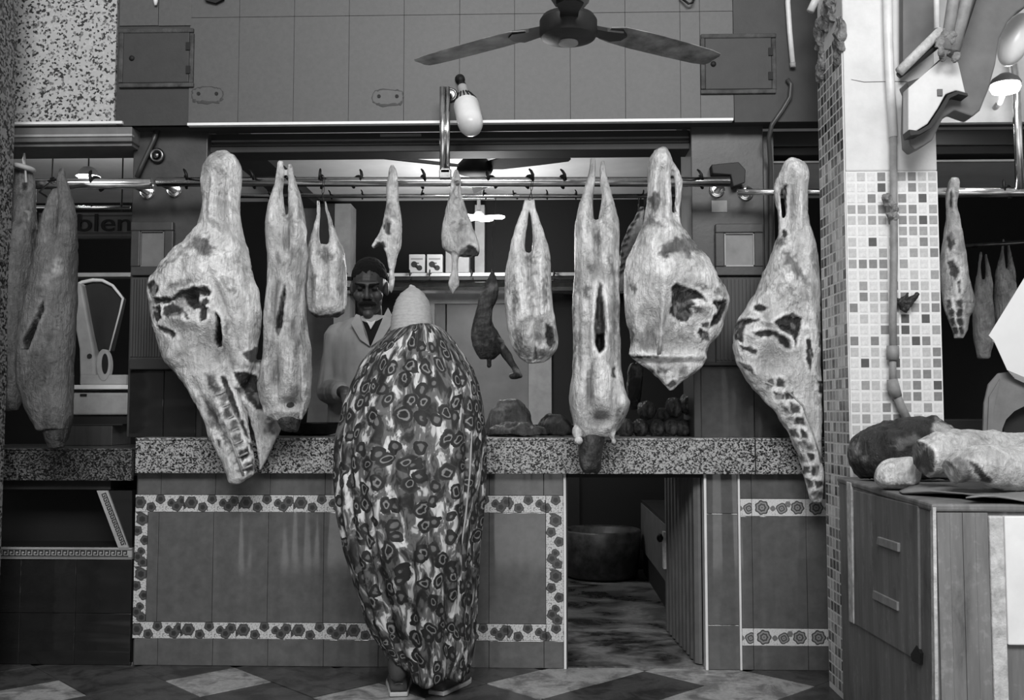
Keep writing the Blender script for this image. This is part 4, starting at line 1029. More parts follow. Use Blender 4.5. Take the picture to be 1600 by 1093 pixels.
# left stall lambs
lamb('lamb_carcass', 'dim lamb carcass beside the white scale, hanging head down at the left stall',
     [[(296, 84, 92, .012), (315, 74, 92, .02), (340, 66, 90, .035), (360, 62, 89, .045), (385, 59, 92, .06)],
      [(262, 94, 101, .008), (280, 88, 104, .016), (300, 92, 110, .022), (320, 96, 113, .032), (345, 96, 117, .045), (385, 90, 119, .06)]],
     [(370, 60, 119, .04), (400, 55, 119, .08), (430, 50, 118, .09), (460, 44, 117, .095), (500, 36, 115, .10), (540, 30, 113, .10), (570, 28, 112, .10), (600, 30, 112, .10), (630, 40, 112, .09), (650, 48, 111, .08), (670, 60, 109, .06)],
     [(640, 60, 110, .04), (660, 66, 112, .05), (680, 72, 108, .045), (698, 78, 102, .02)],
     [([(67, 468), (52, 500), (35, 530), (33, 545), (44, 547), (58, 510), (68, 485)], .02, .05), ([(62, 440), (70, 425), (85, 430), (72, 450)], .2, 0), ([(68, 610), (82, 600), (90, 640), (72, 650)], .1, 0), ([(80, 400), (92, 390), (96, 430), (84, 430)], .25, 0)],
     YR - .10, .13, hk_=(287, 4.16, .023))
lamb('lamb_carcass', 'dim lamb side with a shank tied at a ring, half behind the speckled column',
     [[(262, 22, 48, .02), (285, 20, 52, .03), (310, 18, 54, .035), (340, 16, 58, .045), (360, 14, 62, .055)]],
     [(350, 12, 60, .06), (380, 10, 57, .08), (430, 8, 54, .09), (480, 6, 52, .09), (530, 6, 48, .085), (580, 4, 42, .07), (620, 4, 34, .05), (640, 8, 28, .02)],
     None, [([(20, 300), (30, 295), (32, 350), (22, 355)], .1, 0), ([(36, 330), (46, 322), (56, 365), (50, 372)], .08, 0), ([(34, 288), (42, 285), (42, 296), (36, 297)], .03, 0)],
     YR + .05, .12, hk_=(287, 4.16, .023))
obj('tied_ring', B().torus(P(38, 262, YR + .03), (.25, 0, 1), .035, .011).tube([P(38, 262, YR - .0), P(36, 250, YR + .03), P(38, 240, YR + .04), P(41, 285, YR - .01)], .005, 8), 'lightgrey', smooth=True,
    label='pale ring of rope around the shank near the speckled column', cat='ring')

# ---- smaller hanging cuts
t = thing('lamb_joint', 'slender lamb leg with a hooked flap of meat, hanging over the butcher', 'meat', P(612, 460, YR))
b = B(); px_loft(b, [(257, 610, 615, .006), (268, 607, 621, .014), (290, 604, 622, .018), (310, 603, 623, .022), (330, 600, 625, .026), (350, 596, 627, .03), (364, 591, 628, .032), (376, 585, 628, .032), (383, 598, 627, .028),
                     (395, 604, 622, .02), (407, 607, 618, .014), (425, 609, 615, .01), (438, 608, 617, .012), (450, 607, 616, .011), (459, 610, 613, .004)], YR)
limb(b, P(592, 376, YR), P(584, 384, YR), .018, .010)
meatmesh('flesh', b, [([(598, 352), (604, 340), (610, 348), (611, 366), (604, 366)], .06, .004), ([(584, 386), (588, 378), (598, 377), (602, 386), (594, 391)], .05, .006), ([(605, 320), (610, 315), (608, 328)], .12, 0)], .55, .0045, .002, t, var=.15); hang(t, 613, 268, YR)
t = thing('lamb_shoulder', 'lamb shoulder with a dark cut face and a knuckle bone hanging below', 'meat', P(709, 460, YR))
b = B()
px_loft(b, [(262, 709, 717, .006), (275, 706, 722, .014), (284, 705, 722, .014)], YR); px_loft(b, [(278, 705, 713, .012), (300, 702, 712, .014), (318, 699, 714, .02)], YR); px_loft(b, [(278, 717, 723, .010), (300, 715, 722, .012), (318, 712, 726, .02)], YR)
px_loft(b, [(306, 701, 724, .018), (330, 697, 731, .028), (350, 693, 738, .034), (370, 691, 744, .038), (382, 691, 748, .038), (390, 692, 750, .034), (396, 704, 750, .026), (400, 712, 748, .02)], YR)
px_loft(b, [(388, 703, 722, .02), (405, 706, 716, .014), (422, 706, 715, .013), (432, 703, 717, .018), (445, 699, 718, .022), (454, 702, 713, .015), (460, 706, 709, .005)], YR)
meatmesh('flesh', b, [(Zm(620, 320, 6.15, [(600, 485), (615, 435), (660, 400), (690, 375), (745, 390), (805, 490), (720, 488), (660, 500)]), .03, .008), (Zm(620, 320, 6.15, [(540, 690), (580, 690), (575, 790), (530, 810)]), .3, 0), (Zm(620, 320, 6.15, [(570, 230), (640, 200), (650, 225), (590, 250)]), .2, 0)], .52, .0045, .002, t, var=.2); hang(t, 713, 273, YR)
b = B(); px_loft(b, [(424, 768, 772, .008), (438, 761, 777, .015), (452, 755, 780, .022), (468, 748, 778, .026), (485, 744, 770, .03), (505, 740, 770, .035), (522, 738, 780, .038), (535, 738, 790, .038), (550, 743, 784, .03), (560, 750, 772, .02)], 4.72)
limb(b, P(768, 545, 4.72), P(764, 562, 4.72), .014, .010); limb(b, P(764, 562, 4.72), P(764, 571, 4.70), .011, .013)
limb(b, P(782, 540, 4.70), P(800, 568, 4.68), .024, .015); limb(b, P(800, 568, 4.68), P(808, 582, 4.67), .014, .016); b.ell(P(806, 587, 4.67), (.032, .022, .016))
t = thing('dried_meat', 'dark dried carcass piece with two shanks, wired up before the back door', 'meat', P(775, 592, 4.7))
meatmesh('flesh', b, [([(752, 452), (778, 442), (778, 450), (750, 464)], .2, 0), ([(783, 520), (790, 508), (794, 528), (786, 545)], .35, 0), ([(800, 576), (812, 572), (818, 586), (808, 582)], .3, 0)] +
         [([(742, 470 + 11 * k), (768, 464 + 11 * k), (768, 467 + 11 * k), (742, 475 + 11 * k)], .14, 0) for k in range(7)], .05, .0045, .003, t, var=.6)
obj('wire', B().tube([P(770, 426, 4.72), P(769, 372, 4.72), P(772, 352, 4.74), P(775, 303, 4.75)], .002, 5), 'steel_dk', t)
b = B(); px_loft(b, [(322, 1000, 1008, .01), (340, 990, 1006, .015), (360, 978, 1005, .02), (380, 970, 1003, .02), (400, 968, 1000, .02), (430, 967, 995, .018), (455, 970, 988, .01)], 4.66)
t = thing('rib_slab', 'grey slab of ribs hanging behind the hindquarter near the grey pillar', 'meat', P(985, 456, 4.66))
meatmesh('flesh', b, [([(x - 3, y), (x + 8, y - 6), (x + 9, y - 3), (x, y + 5)], .02, .004) for x, y in ((998, 328), (992, 340), (986, 350), (980, 362), (976, 374), (972, 386), (970, 396), (969, 406), (968, 416), (968, 426))], .22, .005, .002, t)
b = B(); Y4 = YR + .05
px_loft(b, [(279, 1488, 1497, .01), (288, 1483, 1498, .015), (300, 1479, 1497, .016), (320, 1480, 1495, .016), (340, 1480, 1500, .025), (370, 1476, 1504, .035), (400, 1473, 1508, .045), (430, 1472, 1512, .05), (450, 1474, 1518, .05), (470, 1476, 1524, .045), (482, 1478, 1523, .04), (495, 1481, 1514, .03), (515, 1486, 1513, .022), (530, 1490, 1506, .014)], Y4)
tn = [([(1484, 300), (1488, 298), (1488, 325), (1484, 325)], .02, .01), ([(1478, 372), (1486, 362), (1494, 380), (1484, 392)], .06, 0), ([(1482, 410), (1490, 404), (1500, 425), (1492, 438), (1484, 428)], .05, .006), ([(1496, 440), (1500, 438), (1501, 460), (1497, 458)], .03, .004)]
for k in range(4): tn += [([(1478 + 3 * k, 470 + 14 * k), (1486 + 3 * k, 468 + 14 * k), (1488 + 3 * k, 480 + 14 * k), (1481 + 3 * k, 482 + 14 * k)], .06, .003), ([(1492 + 2 * k, 470 + 14 * k), (1502 + k, 468 + 14 * k), (1504 + k, 480 + 14 * k), (1495 + 2 * k, 482 + 14 * k)], .05, .003)]
t = thing('lamb_forequarter', 'small lamb forequarter with ribs, hanging just beyond the mosaic column', 'meat', P(1500, 530, Y4))
meatmesh('flesh', b, tn, .36, .0045, .002, t, var=.25); hang(t, 1490, 292, Y4, 300, 4.18, .02)
# dim carcasses far inside the stall on the right
for (x, y0, y1, w_, lab) in ((1537, 392, 560, 15, 'dim small carcass deep inside the stall behind the mosaic column'), (1572, 372, 540, 16, 'dim carcass deep inside the stall, partly behind the white paper stack')):
    Yd = 5.5
    lamb('lamb_carcass', lab, [[(y0, x - 6, x - 2, .01), (y0 + 30, x - 10, x - 3, .015), (y0 + 60, x - w_, x - 1, .03)], [(y0 + 4, x + 2, x + 5, .01), (y0 + 30, x + 3, x + 10, .015), (y0 + 60, x + 1, x + w_, .03)]],
         [(y0 + 50, x - w_ + 1, x + w_ - 1, .03), (y0 + 90, x - w_ - 1, x + w_, .06), (y0 + 130, x - w_, x + w_, .06), (y1, x - w_ + 6, x + w_ - 6, .03)], None, [], Yd, .3, vox=.007, hk_=None)
obj('hanging_rail', B().tube([P(1500, 385, 5.5), P(1700, 372, 5.5)], .012, 10), 'steel_dk', smooth=True, label='dim rail deep inside the stall with two carcasses', cat='rail')
# ================================================================ CEILING FAN (in front of the wall)
fc = P(888, 52, 3.38)
t = thing('ceiling_fan', 'large stained three bladed ceiling fan with a dark motor', 'fan', fc)
shade_auto(obj('motor', B().lathe([(.02, .07), (.06, .066), (.09, .058), (.1, .042), (.1, -.004), (.094, -.016), (.06, -.028), (.03, -.032), (.002, -.033)], fc, n=36), 'motor', t), 30)
shade_auto(obj('cap', B().lathe([(.034, 0), (.034, -.008), (.02, -.012), (.002, -.013)], fc + Vector((0, 0, -.03)), n=24), 'lightgrey', t))
obj('rod', B().tube([fc + Vector((0, 0, .07)), fc + Vector((0, 0, 1.3))], .012, 12), 'motor', t, smooth=True)
for ang in (29, 151, 270):
    a = math.radians(ang); u = Vector((math.cos(a), math.sin(a), 0)); v = Vector((-u.y, u.x, 0))
    b = B(); rings = []
    for r, wd, z in ((.15, .045, .0), (.20, .062, .002), (.30, .068, -.002), (.45, .066, -.008), (.58, .060, -.014), (.625, .050, -.016), (.635, .03, -.016)):
        c = fc + u * r + Vector((0, 0, .028 + z)); tw = math.radians(-5)
        e = v * math.cos(tw) + Vector((0, 0, 1)) * math.sin(tw); n_ = u.cross(e).normalized()
        rings.append([c + e * wd + n_ * .001, c + e * wd * .5 + n_ * .004, c - e * wd * .5 + n_ * .004, c - e * wd + n_ * .001, c - e * wd - n_ * .001, c - e * wd * .5 - n_ * .0, c + e * wd * .5 - n_ * .0, c + e * wd - n_ * .001])
    b.loft(rings); obj('blade', b, 'blade', t)
    b = B()
    b.loft([[fc + u * r + v * s * wd + Vector((0, 0, h)) for s, h in ((1, .02), (-1, .02), (-1, .034), (1, .034))] for r, wd in ((.08, .03), (.14, .032), (.20, .045), (.23, .02))])
    obj('blade_bracket', b, 'motor', t)
# inner fan
fc2 = P(742, 262, 5.35)
t = thing('ceiling_fan', 'dark ceiling fan inside the shop, seen over the rail', 'fan', fc2)
obj('motor', B().lathe([(.013, .16), (.018, .12), (.045, .07), (.095, .015), (.1, -.01), (.09, -.03), (.03, -.045), (.002, -.045)], fc2, n=28), 'black', t, smooth=True)
obj('rod', B().tube([fc2 + Vector((0, 0, .1)), fc2 + Vector((0, 0, ZC - fc2.z))], .011, 10), 'black', t, smooth=True)
for ang, m in ((-26, 'black'), (206, 'charcoal'), (90, 'black')):
    a = math.radians(ang); u = Vector((math.cos(a), math.sin(a), 0)); v = Vector((-u.y, u.x, 0)); rings = []
    for r, wd in ((.07, .03), (.15, .045), (.40, .05), (.54, .05), (.56, .035)):
        c = fc2 + u * r + Vector((0, 0, .005)); e = v * .9 - Vector((0, 0, .42))
        rings.append([c + e * wd, c - e * wd, c - e * wd - Vector((0, 0, .004)), c + e * wd - Vector((0, 0, .004))])
    obj('blade', B().loft(rings), m, t)
# LED bulb on the wall beside the pole
bp = P(719, 122, YF - .03); be = P(738, 206, YF - .20); ax = (be - bp).normalized()
t = thing('led_bulb', 'big frosted bulb with dark ribbed neck in front of the grey tiles', 'bulb', be)
shade_auto(obj('socket', B().lathe([(.010, -.01), (.016, 0), (.016, .012), (.009, .02), (.009, .03), (.013, .036), (.019, .045), (.020, .07)], bp, ax, 18), 'black', t))
shade_auto(obj('neck', B().lathe([(.018, .055), (.022, .06), (.022, .112), (.027, .12)], bp, ax, 20), 'lightgrey', t))
bd = obj('heat_sink', B().lathe([(.026, .115), (.033, .125), (.046, .155), (.051, .172)], bp, ax, 24), 'lightgrey', t, smooth=True)
uu = ax.orthogonal().normalized(); ww = ax.cross(uu)
for k in range(18):
    a = 2 * math.pi * k / 18; d = uu * math.cos(a) + ww * math.sin(a)
    obj('fin', B().tube([bp + ax * .118 + d * .031, bp + ax * .170 + d * .052], .0042, 4), 'black', bd)
Lb_ = (be - bp).length
obj('globe', B().lathe([(.050, .166), (.054, .172), (.054, Lb_ - .06), (.050, Lb_ - .035), (.040, Lb_ - .014), (.022, Lb_ - .003), (.002, Lb_)], bp, ax, 28), 'bulb', t, smooth=True)
obj('wall_base', B().lathe([(.022, .028), (.022, .018), (.012, .0)], P(718, 121, YF - .03), (0, 1, 0), 16), 'black', t)

# ================================================================ LAMPS
def pt_light(name, loc, e, r=.04):
    l = bpy.data.lights.new(name, 'POINT'); l.energy = e; l.shadow_soft_size = r
    o = bpy.data.objects.new(name, l); COL.objects.link(o); o.location = loc; return o
c = P(138, 276, 5.3)
t = thing('shaded_lamp', 'small glowing lamp under a pale cone shade, hung over the scale', 'lamp', c)
obj('shade', B().lathe([(.012, .055), (.03, .05), (.045, .035), (.064, .010), (.066, 0), (.06, .002), (.04, .03), (.01, .045)], c, n=24), 'lightgrey', t, smooth=True)
obj('glow', B().lathe([(.058, .004), (.05, -.010), (.03, -.016), (.002, -.017)], c, n=24), 'lamp', t, smooth=True)
obj('cord', B().tube([c + Vector((0, 0, .05)), Vector((c.x, c.y, ZC))], .004, 6), 'black', t)
pt_light('shaded_lamp_light', c - Vector((0, 0, .06)), 5)
c = P(748, 340, 6.3)
t = thing('folding_lamp', 'bright white lamp with folding panels, glowing in front of the dark back wall', 'lamp', c)
obj('stem', B().tube([c, Vector((c.x, c.y, ZC))], .012, 8), 'grey', t)
obj('hub', B().lathe([(.02, .04), (.035, .02), (.035, -.005), (.01, -.01)], c, n=16), 'white', t)
for ang, L_ in ((-8, .17), (150, .13), (215, .13), (60, .12)):
    a = math.radians(ang); u = Vector((math.cos(a), math.sin(a), 0)); v = Vector((-u.y, u.x, 0))
    p = [c + u * .03 + v * .035, c + u * L_ * .85 + v * .045, c + u * L_, c + u * L_ * .85 - v * .045, c + u * .03 - v * .035]
    b = B().foot([(q.x, q.y) for q in p], c.z - .006, c.z + .006); obj('panel', b, 'lamp', t)
pt_light('folding_lamp_light', c - Vector((0, .35, .3)), 26, .15)
c = P(1571, 142, 4.0)
t = thing('stall_lamp', 'glowing round lamp beside the steel pole at the stall beyond the column', 'lamp', c)
obj('disc', B().lathe([(.055, .03), (.058, .012), (.05, -.004), (.02, -.012), (.002, -.013)], c, n=24), 'lamp', t, smooth=True)
obj('collar', B().lathe([(.02, .07), (.05, .05), (.06, .032), (.06, .028)], c, n=24), 'grey', t, smooth=True)
obj('bracket', B().tube([P(1555, 168, 4.2), P(1562, 160, 4.05), P(1570, 140, 4.0)], .012, 8), 'lightgrey', t)
pt_light('stall_lamp_light', c + Vector((0, -.02, -.08)), 3.0, .05)
obj('support_pole', B().tube([P(1588, 140, 4.16) + Vector((0, .12, .25)), P(1588, 140, 4.16) + Vector((0, .02, .12)), P(1588, 140, 4.16), P(1594, 296, 4.16)], .018, 14), 'steel', smooth=True, label='bright vertical steel pole under the glowing round lamp', cat='pole')
c = P(1586, 62, 3.7)
obj('white_globe', B().ell(c, (.055, .06, .105), (0, .35, 0), 24, 14), 'bulb', smooth=True, label='blurred white oval lamp globe behind the curved awning bracket', cat='lamp')

# ================================================================ RIGHT SIDE: AWNING BRACKET, BEAMS, CONDUITS
def pzY(pts, Y): return [(P(a, b_, Y).x, P(a, b_, Y).z) for a, b_ in pts]
t = thing('awning_bracket', 'curved grey awning bracket with a pale face over the mosaic column', 'bracket', P(1480, 215, 3.5))
outl = [(1416, 128), (1421, 140), (1419, 200), (1421, 225), (1430, 234), (1444, 227), (1458, 218), (1466, 200), (1474, 184), (1492, 172), (1508, 178), (1520, 182), (1532, 172), (1545, 140), (1556, 100), (1562, 60), (1575, 34), (1590, 18), (1606, 8), (1640, -20), (1620, -60), (1540, -60), (1500, 60), (1498, 80), (1480, 82), (1440, 120)]
obj('board', B().prism(pzY(outl, 3.52), 3.52, 3.60), 'grey', t, bev=.006)
face = [(1416, 140), (1448, 112), (1476, 90), (1494, 100), (1505, 148), (1490, 144), (1474, 150), (1462, 172), (1446, 196), (1430, 206), (1419, 212), (1416, 205)]
obj('pale_face', B().prism(pzY(face, 3.49), 3.47, 3.525), 'plaster', t, bev=.004)
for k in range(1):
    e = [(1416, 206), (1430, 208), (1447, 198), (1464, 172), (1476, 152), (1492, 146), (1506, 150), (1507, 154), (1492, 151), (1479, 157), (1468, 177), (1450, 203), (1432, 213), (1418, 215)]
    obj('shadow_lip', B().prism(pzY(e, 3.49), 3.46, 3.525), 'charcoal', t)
obj('knot', B().pbox(1465, 139, 1473, 149, 3.464, 3.49), 'grey', t)
# poles tied to the bracket
for (a, c, r, m, lab) in (((1405, 112), (1470, 48), .017, 'worn', 'pale slanting wooden pole tied under the awning bracket'),
                          ((1478, 78), (1500, -70), .02, 'conduit_g', 'thick grey awning pole beside the curved bracket'),
                          ((1490, 80), (1528, -70), .022, 'conduit_g', 'second thick grey awning pole, leaning along the curved bracket'),
                          ((1498, 72), (1545, -70), .008, 'charcoal', 'thin dark rod along the curved bracket'),
                          ((1464, 44), (1462, -70), .010, 'conduit', 'thin white pole standing on the slanting wooden pole')):
    Yk = 3.42
    obj('awning_pole', B().tube([P(*a, Yk), P((a[0] + c[0]) / 2, (a[1] + c[1]) / 2, Yk), P(*c, Yk)], r, 10), m, smooth=True, label=lab, cat='pole')
obj('awning_pole', B().tube([P(1404, 118, 3.44), P(1440, 90, 3.44), P(1475, 62, 3.44)], .012, 8), 'charcoal', smooth=True, label='dark slanting pole just below the pale wooden one', cat='pole')
b = B()
for k in range(14): b.ell(P(1472 + random.uniform(-10, 26), 62 + random.uniform(-18, 30), 3.41 + random.uniform(-.01, .01)), (.012, .010, .018))
co, no, fs = remesh(b, .006, 1); co += no * (fbm(co * 70) * .006)[:, None]
o = raw('rope_knot', co, fs, 'rough', None, None); tag(o, 'rough knot of rope where the awning poles meet the bracket', 'rope')
# dim board behind, between column plaster and bracket
obj('awning_board', B().prism(pzY([(1411, -60), (1470, -60), (1462, 60), (1440, 90), (1418, 112), (1411, 118)], 3.62), 3.62, 3.66), 'grey', label='grey board behind the slanting poles next to the white conduit', cat='board')
# conduits on the dark wall
t = thing('wall_conduit', 'white straight conduit hanging down the dark painted wall', 'pipe', P(1238, 104, YF - .02))
obj('pipe', B().tube([P(1232, -40, YF - .02), P(1231, 5, YF - .02), P(1234, 50, YF - .02), P(1239, 104, YF - .02)], .011, 12), 'conduit', t, smooth=True)
obj('open_end', B().tube([P(1238.4, 98, YF - .02), P(1239, 105, YF - .02)], .0125, 12), 'lightgrey', t, smooth=True)
obj('wall_conduit', B().tube([P(1290, -30, 4.0), P(1272, 5, 4.0), P(1266, 18, 4.0)], .016, 12), 'conduit', smooth=True, label='short white conduit end beside the broken render of the column', cat='pipe')
obj('flexible_conduit', B().tube([P(1230, 124, YF - .012), P(1236, 132, YF - .016), P(1234, 152, YF - .018), P(1222, 172, YF - .018), P(1206, 195, YF - .016), P(1201, 215, YF - .0), P(1204, 260, YP - .012), P(1204, 420, YP - .012), P(1204, 560, YP - .012)], .010, 10), 'pillar', smooth=True,
    label='grey flexible conduit curling from the dark wall down beside the pillar', cat='pipe')
obj('flexible_conduit', B().tube([P(247, 198, YP - .02), P(240, 220, YP - .02), P(228, 245, YP - .02), P(220, 262, YP - .02), P(214, 277, YP - .02)], .011, 10), 'pillar_dk', smooth=True,
    label='dark cable slanting across the dark pillar to the thick rail', cat='pipe')
obj('hanging_bracket', B().tube([P(1062, -5, YF - .02), P(1076, 6, YF - .03), P(1082, 4, YF - .03), P(1086, -8, YF - .02)], .005, 8), 'iron', smooth=True, label='small iron hook on the wall above the fan blade', cat='hook')
t = thing('dark_cloth_scrap', 'ragged dark scrap on the wall above the junction box', 'scrap', P(333, 5, YF - .01))
obj('scrap', B().prism(pzY([(312, -20), (352, -20), (350, 0), (338, 6), (322, 2)], YF - .01), YF - .02, YF - .004), 'black', t)
# broken white piece over the left junction box
obj('insulator', B().lathe([(.006, 0), (.010, .02), (.007, .04)], P(243, 8, YF - .015), (0, 0, 1), 10), 'white', smooth=True, label='small white insulator peg above the dark junction box', cat='peg')

# ================================================================ CABINET AND MEAT ON IT
zc_ = .842
FA = PF(1312, 745, zc_); NB_ = PF(1456, 786, zc_); FA = Vector((FA.x, 3.62, 0)); NB_ = Vector((NB_.x, NB_.y, 0))
t = thing('wooden_cabinet', 'worn painted wooden cabinet with a side door, standing against the mosaic column', 'cabinet', (1.45, (FA.y + NB_.y) / 2, 0))
yN = NB_.y; u = (NB_ - FA).normalized(); nL = Vector((-abs(u.y), -abs(u.x) * (1 if u.x < 0 else 1), 0)); nL = Vector((u.y, -u.x, 0)); nL = nL if nL.x < 0 else -nL
ft_ = [(FA.x, FA.y), (NB_.x, NB_.y), (2.3, yN), (2.3, FA.y)]
obj('carcass', B().foot(ft_, 0, zc_ - .02), 'wood_dk', t, bev=.004)
obj('top_board', B().foot([(FA.x - .006, FA.y + .0), (NB_.x - .006, NB_.y - .012), (2.3, yN - .012), (2.3, FA.y)], zc_ - .02, zc_), 'wood_dk', t, bev=.006)
def sideP(px, py):  # pixel -> point on the left face
    d = RM @ np.array([(px - 800) / F, (546.5 - py) / F, -1.0]); d = Vector(d); o_ = Vector((0, 0, HC))
    k = (FA - o_).dot(nL) / d.dot(nL); return o_ + d * k
def side_slab(q, th, name, m, par, bev=.002):
    p = [sideP(*a) for a in q]; b = B(); n = len(p)
    b.add([v + nL * th for v in p] + [v + nL * -.004 for v in p], [tuple(range(n)), tuple(range(2 * n - 1, n - 1, -1))] + [(i, i + n, (i + 1) % n + n, (i + 1) % n) for i in range(n)])
    o = obj(name, b, m, par, bev=bev); bmx = bmesh.new(); bmx.from_mesh(o.data); bmesh.ops.recalc_face_normals(bmx, faces=bmx.faces); bmx.to_mesh(o.data); bmx.free(); return o
dr = side_slab([(1336, 765), (1437, 790), (1440, 1034), (1338, 974)], .006, 'door', 'wood', t)
side_slab([(1326, 752), (1333, 754), (1337, 974), (1330, 970)], .008, 'stile', 'worn', t)
side_slab([(1378, 838), (1410, 848), (1410, 862), (1376, 850)], .014, 'handle_block', 'conduit_g', dr)
side_slab([(1370, 922), (1408, 940), (1408, 954), (1369, 935)], .012, 'handle_block', 'conduit_g', dr)
side_slab([(1428, 1022), (1437, 1008), (1443, 1020), (1442, 1038), (1430, 1032)], .009, 'rotten_hole', 'black', dr, 0)
side_slab([(1456, 792), (1460, 792), (1464, 1093), (1459, 1093)], .004, 'worn_edge', 'worn', t, 0)
yk = yN
for k in range(4):
    a = 1464 + k * 20
    obj('plank', B().box((X(a, yk, 900) + .0002, yk - .010 + .0015 * (k % 2), 0), (X(a + 20, yk, 900) - .0004, yk + .01, zc_ - .022)), 'wood', t, bev=.0008)
obj('corner_post', B().box((X(1545, yk, 900), yk - .012, 0), (X(1568, yk, 900), yk + .01, zc_ - .03)), 'worn', t, bev=.004)
obj('white_board', B().box((X(1568, yk, 900), yk - .016, .08 + Zz(1000, yk) - .08), (2.2, yk + .01, zc_ - .03)), 'white', t, bev=.003)
for k in range(7):
    continue
    obj('nail', B().lathe([(.006, 0), (.006, .004), (.002, .006)], (X(1557, yk, 900), yk - .010, .76 - k * .045), (0, -1, 0), 8), 'charcoal', t)
# cloth under the shanks
b = B(); n = 26; rows = []
for j in range(9):
    y = yN - .02 + j * .07
    rows.append([(1.06 + .06 * math.sin(j * 1.1) + .9 * i / n, y, zc_ + .014 + .006 * math.sin(i * .9 + j) + .004 * math.cos(j * 2.1 + i * .4)) for i in range(n + 1)])
vs = [p for r in rows for p in r]; fs = [(j * (n + 1) + i, j * (n + 1) + i + 1, (j + 1) * (n + 1) + i + 1, (j + 1) * (n + 1) + i) for j in range(8) for i in range(n)]
o = raw('meat_cloth', vs, fs, 'cloth', None, None, True); tag(o, 'crumpled grey cloth under the shanks on the wooden cabinet', 'cloth')
sm = o.modifiers.new('s', 'SOLIDIFY'); sm.thickness = .004
# dark piece of meat at the back
Ym = 3.42
b = B(); px_loft(b, [(646, 1420, 1455, .03), (655, 1375, 1475, .07), (668, 1345, 1492, .10), (682, 1332, 1502, .12), (700, 1326, 1508, .12), (715, 1328, 1508, .12), (730, 1335, 1505, .11), (741, 1345, 1480, .07)], Ym)
o = meatmesh('meat_joint', b, [([(1462, 650), (1480, 655), (1500, 672), (1512, 695), (1500, 700), (1475, 688), (1458, 690), (1456, 668)], .42, 0), ([(1328, 690), (1340, 682), (1345, 700), (1332, 710)], .14, 0), ([(1392, 690), (1420, 672), (1438, 680), (1405, 695)], .12, 0), ([(1345, 712), (1358, 708), (1356, 716)], .14, 0)], .025, .006, .006, None, var=.6,
    label='big dark joint of meat with a pale fatty end at the back of the cabinet', cat='meat')
o.location.z = zc_ + .002
Yw = 3.02
b = B(); px_loft(b, [(704, 1395, 1430, .04), (712, 1376, 1437, .06), (724, 1367, 1438, .07), (738, 1365, 1438, .07), (749, 1370, 1432, .06), (754, 1380, 1425, .03)], Yw)
o = meatmesh('fat_lump', b, [], .85, .006, .002, None, var=.05, label='smooth bright white lump of fat beside the cut shanks', cat='meat'); o.location.z = zc_ + .002
def shank(lab, c0, c1, r0, r1, tn):
    b = B(); p0, p1 = Vector(c0), Vector(c1); d = (p1 - p0)
    pts = [p0.lerp(p1, k / 8) + Vector((0, 0, .015 * math.sin(k * .8))) for k in range(9)]; rs = [r0 * .8] + [r0 + (r1 - r0) * k / 7 for k in range(8)]
    b.tube(pts, rs, 18)
    o = meatmesh('beef_shank', b, tn, .56, .006, .003, None, var=.1, label=lab, cat='meat')
    zmin = min(v.co.z for v in o.data.vertices); o.location.z = zc_ + .016 - zmin
    return o
pA = P(1440, 716, 2.86); pB = P(1640, 722, 2.98)
shank('thick skinned shank lying behind, its round cut face dark', (pA.x, 2.86, zc_ + .085), (pB.x, 2.95, zc_ + .10), .066, .085,
      [(Zm(1300, 640, 5.333, [(690, 270), (760, 300), (850, 370), (870, 440), (850, 540), (780, 580), (690, 560), (645, 470), (660, 330)]), .05, .0), (Zm(1300, 640, 5.333, [(660, 330), (700, 310), (720, 400), (680, 430)]), .3, 0), (Zm(1300, 640, 5.333, [(750, 330), (790, 350), (770, 390), (740, 400)]), .3, 0), (Zm(1300, 640, 5.333, [(730, 510), (770, 510), (765, 550), (735, 550)]), .25, 0)])
pA = P(1490, 752, 2.68); pB = P(1650, 735, 2.72)
shank('nearer pale shank on the cloth with a ragged bony end', (pA.x, 2.70, zc_ + .055), (pB.x, 2.76, zc_ + .085), .045, .075,
      [(Zm(1300, 640, 5.333, [(1130, 470), (1200, 490), (1320, 620), (1340, 650), (1250, 650), (1180, 540)]), .05, 0), (Zm(1300, 640, 5.333, [(960, 470), (1060, 440), (1140, 500), (1180, 620), (1060, 720), (980, 600)]), .2, 0), (Zm(1300, 640, 5.333, [(970, 540), (1030, 510), (1080, 640), (1040, 660)]), .5, 0)])
# stacked paper and draped cloth at the right edge
Yp = 3.9
t = thing('paper_stack', 'white sheets of paper hanging aslant at the edge over the cabinet', 'paper', P(1590, 592, Yp))
for k in range(6):
    dx = k * 3.0; dy = k * 5
    q = [(1700, 262 + dy), (1546 + dx, 522 + dy * 1.6), (1556 + dx * .9, 545 + dy), (1572 + dx, 577 + k * 2), (1700, 632 + k)]
    q = [(1720, 240), (1545 + dx * 2.2, 524 + k * 8), (1553 + dx * 2.2, 532 + k * 8), (1574 + dx, 578 + k * 2.5), (1720, 640 + k * 2)]
    obj('sheet', B().prism(pzY(q, Yp), Yp + k * .004, Yp + k * .004 + .0025), 'paper', t)
t = thing('draped_bag', 'grey plastic bag with an arched handle hole, hung below the white paper', 'bag', P(1570, 695, Yp))
arch = [(1532, 730), (1536, 680), (1538, 630), (1545, 600), (1560, 583), (1580, 580), (1620, 585), (1720, 600), (1720, 630), (1640, 630), (1605, 632), (1585, 642), (1572, 655), (1566, 670), (1566, 730)]
b = B(); b.prism(pzY(arch, Yp + .05), Yp + .05, Yp + .06)
o = obj('bag_wall', b, 'cloth', t)
q = B(); q.prism(pzY([(1540, 730), (1545, 620), (1562, 592), (1552, 640), (1551, 730)], Yp + .045), Yp + .042, Yp + .052); obj('fold', q, 'cloth', t)
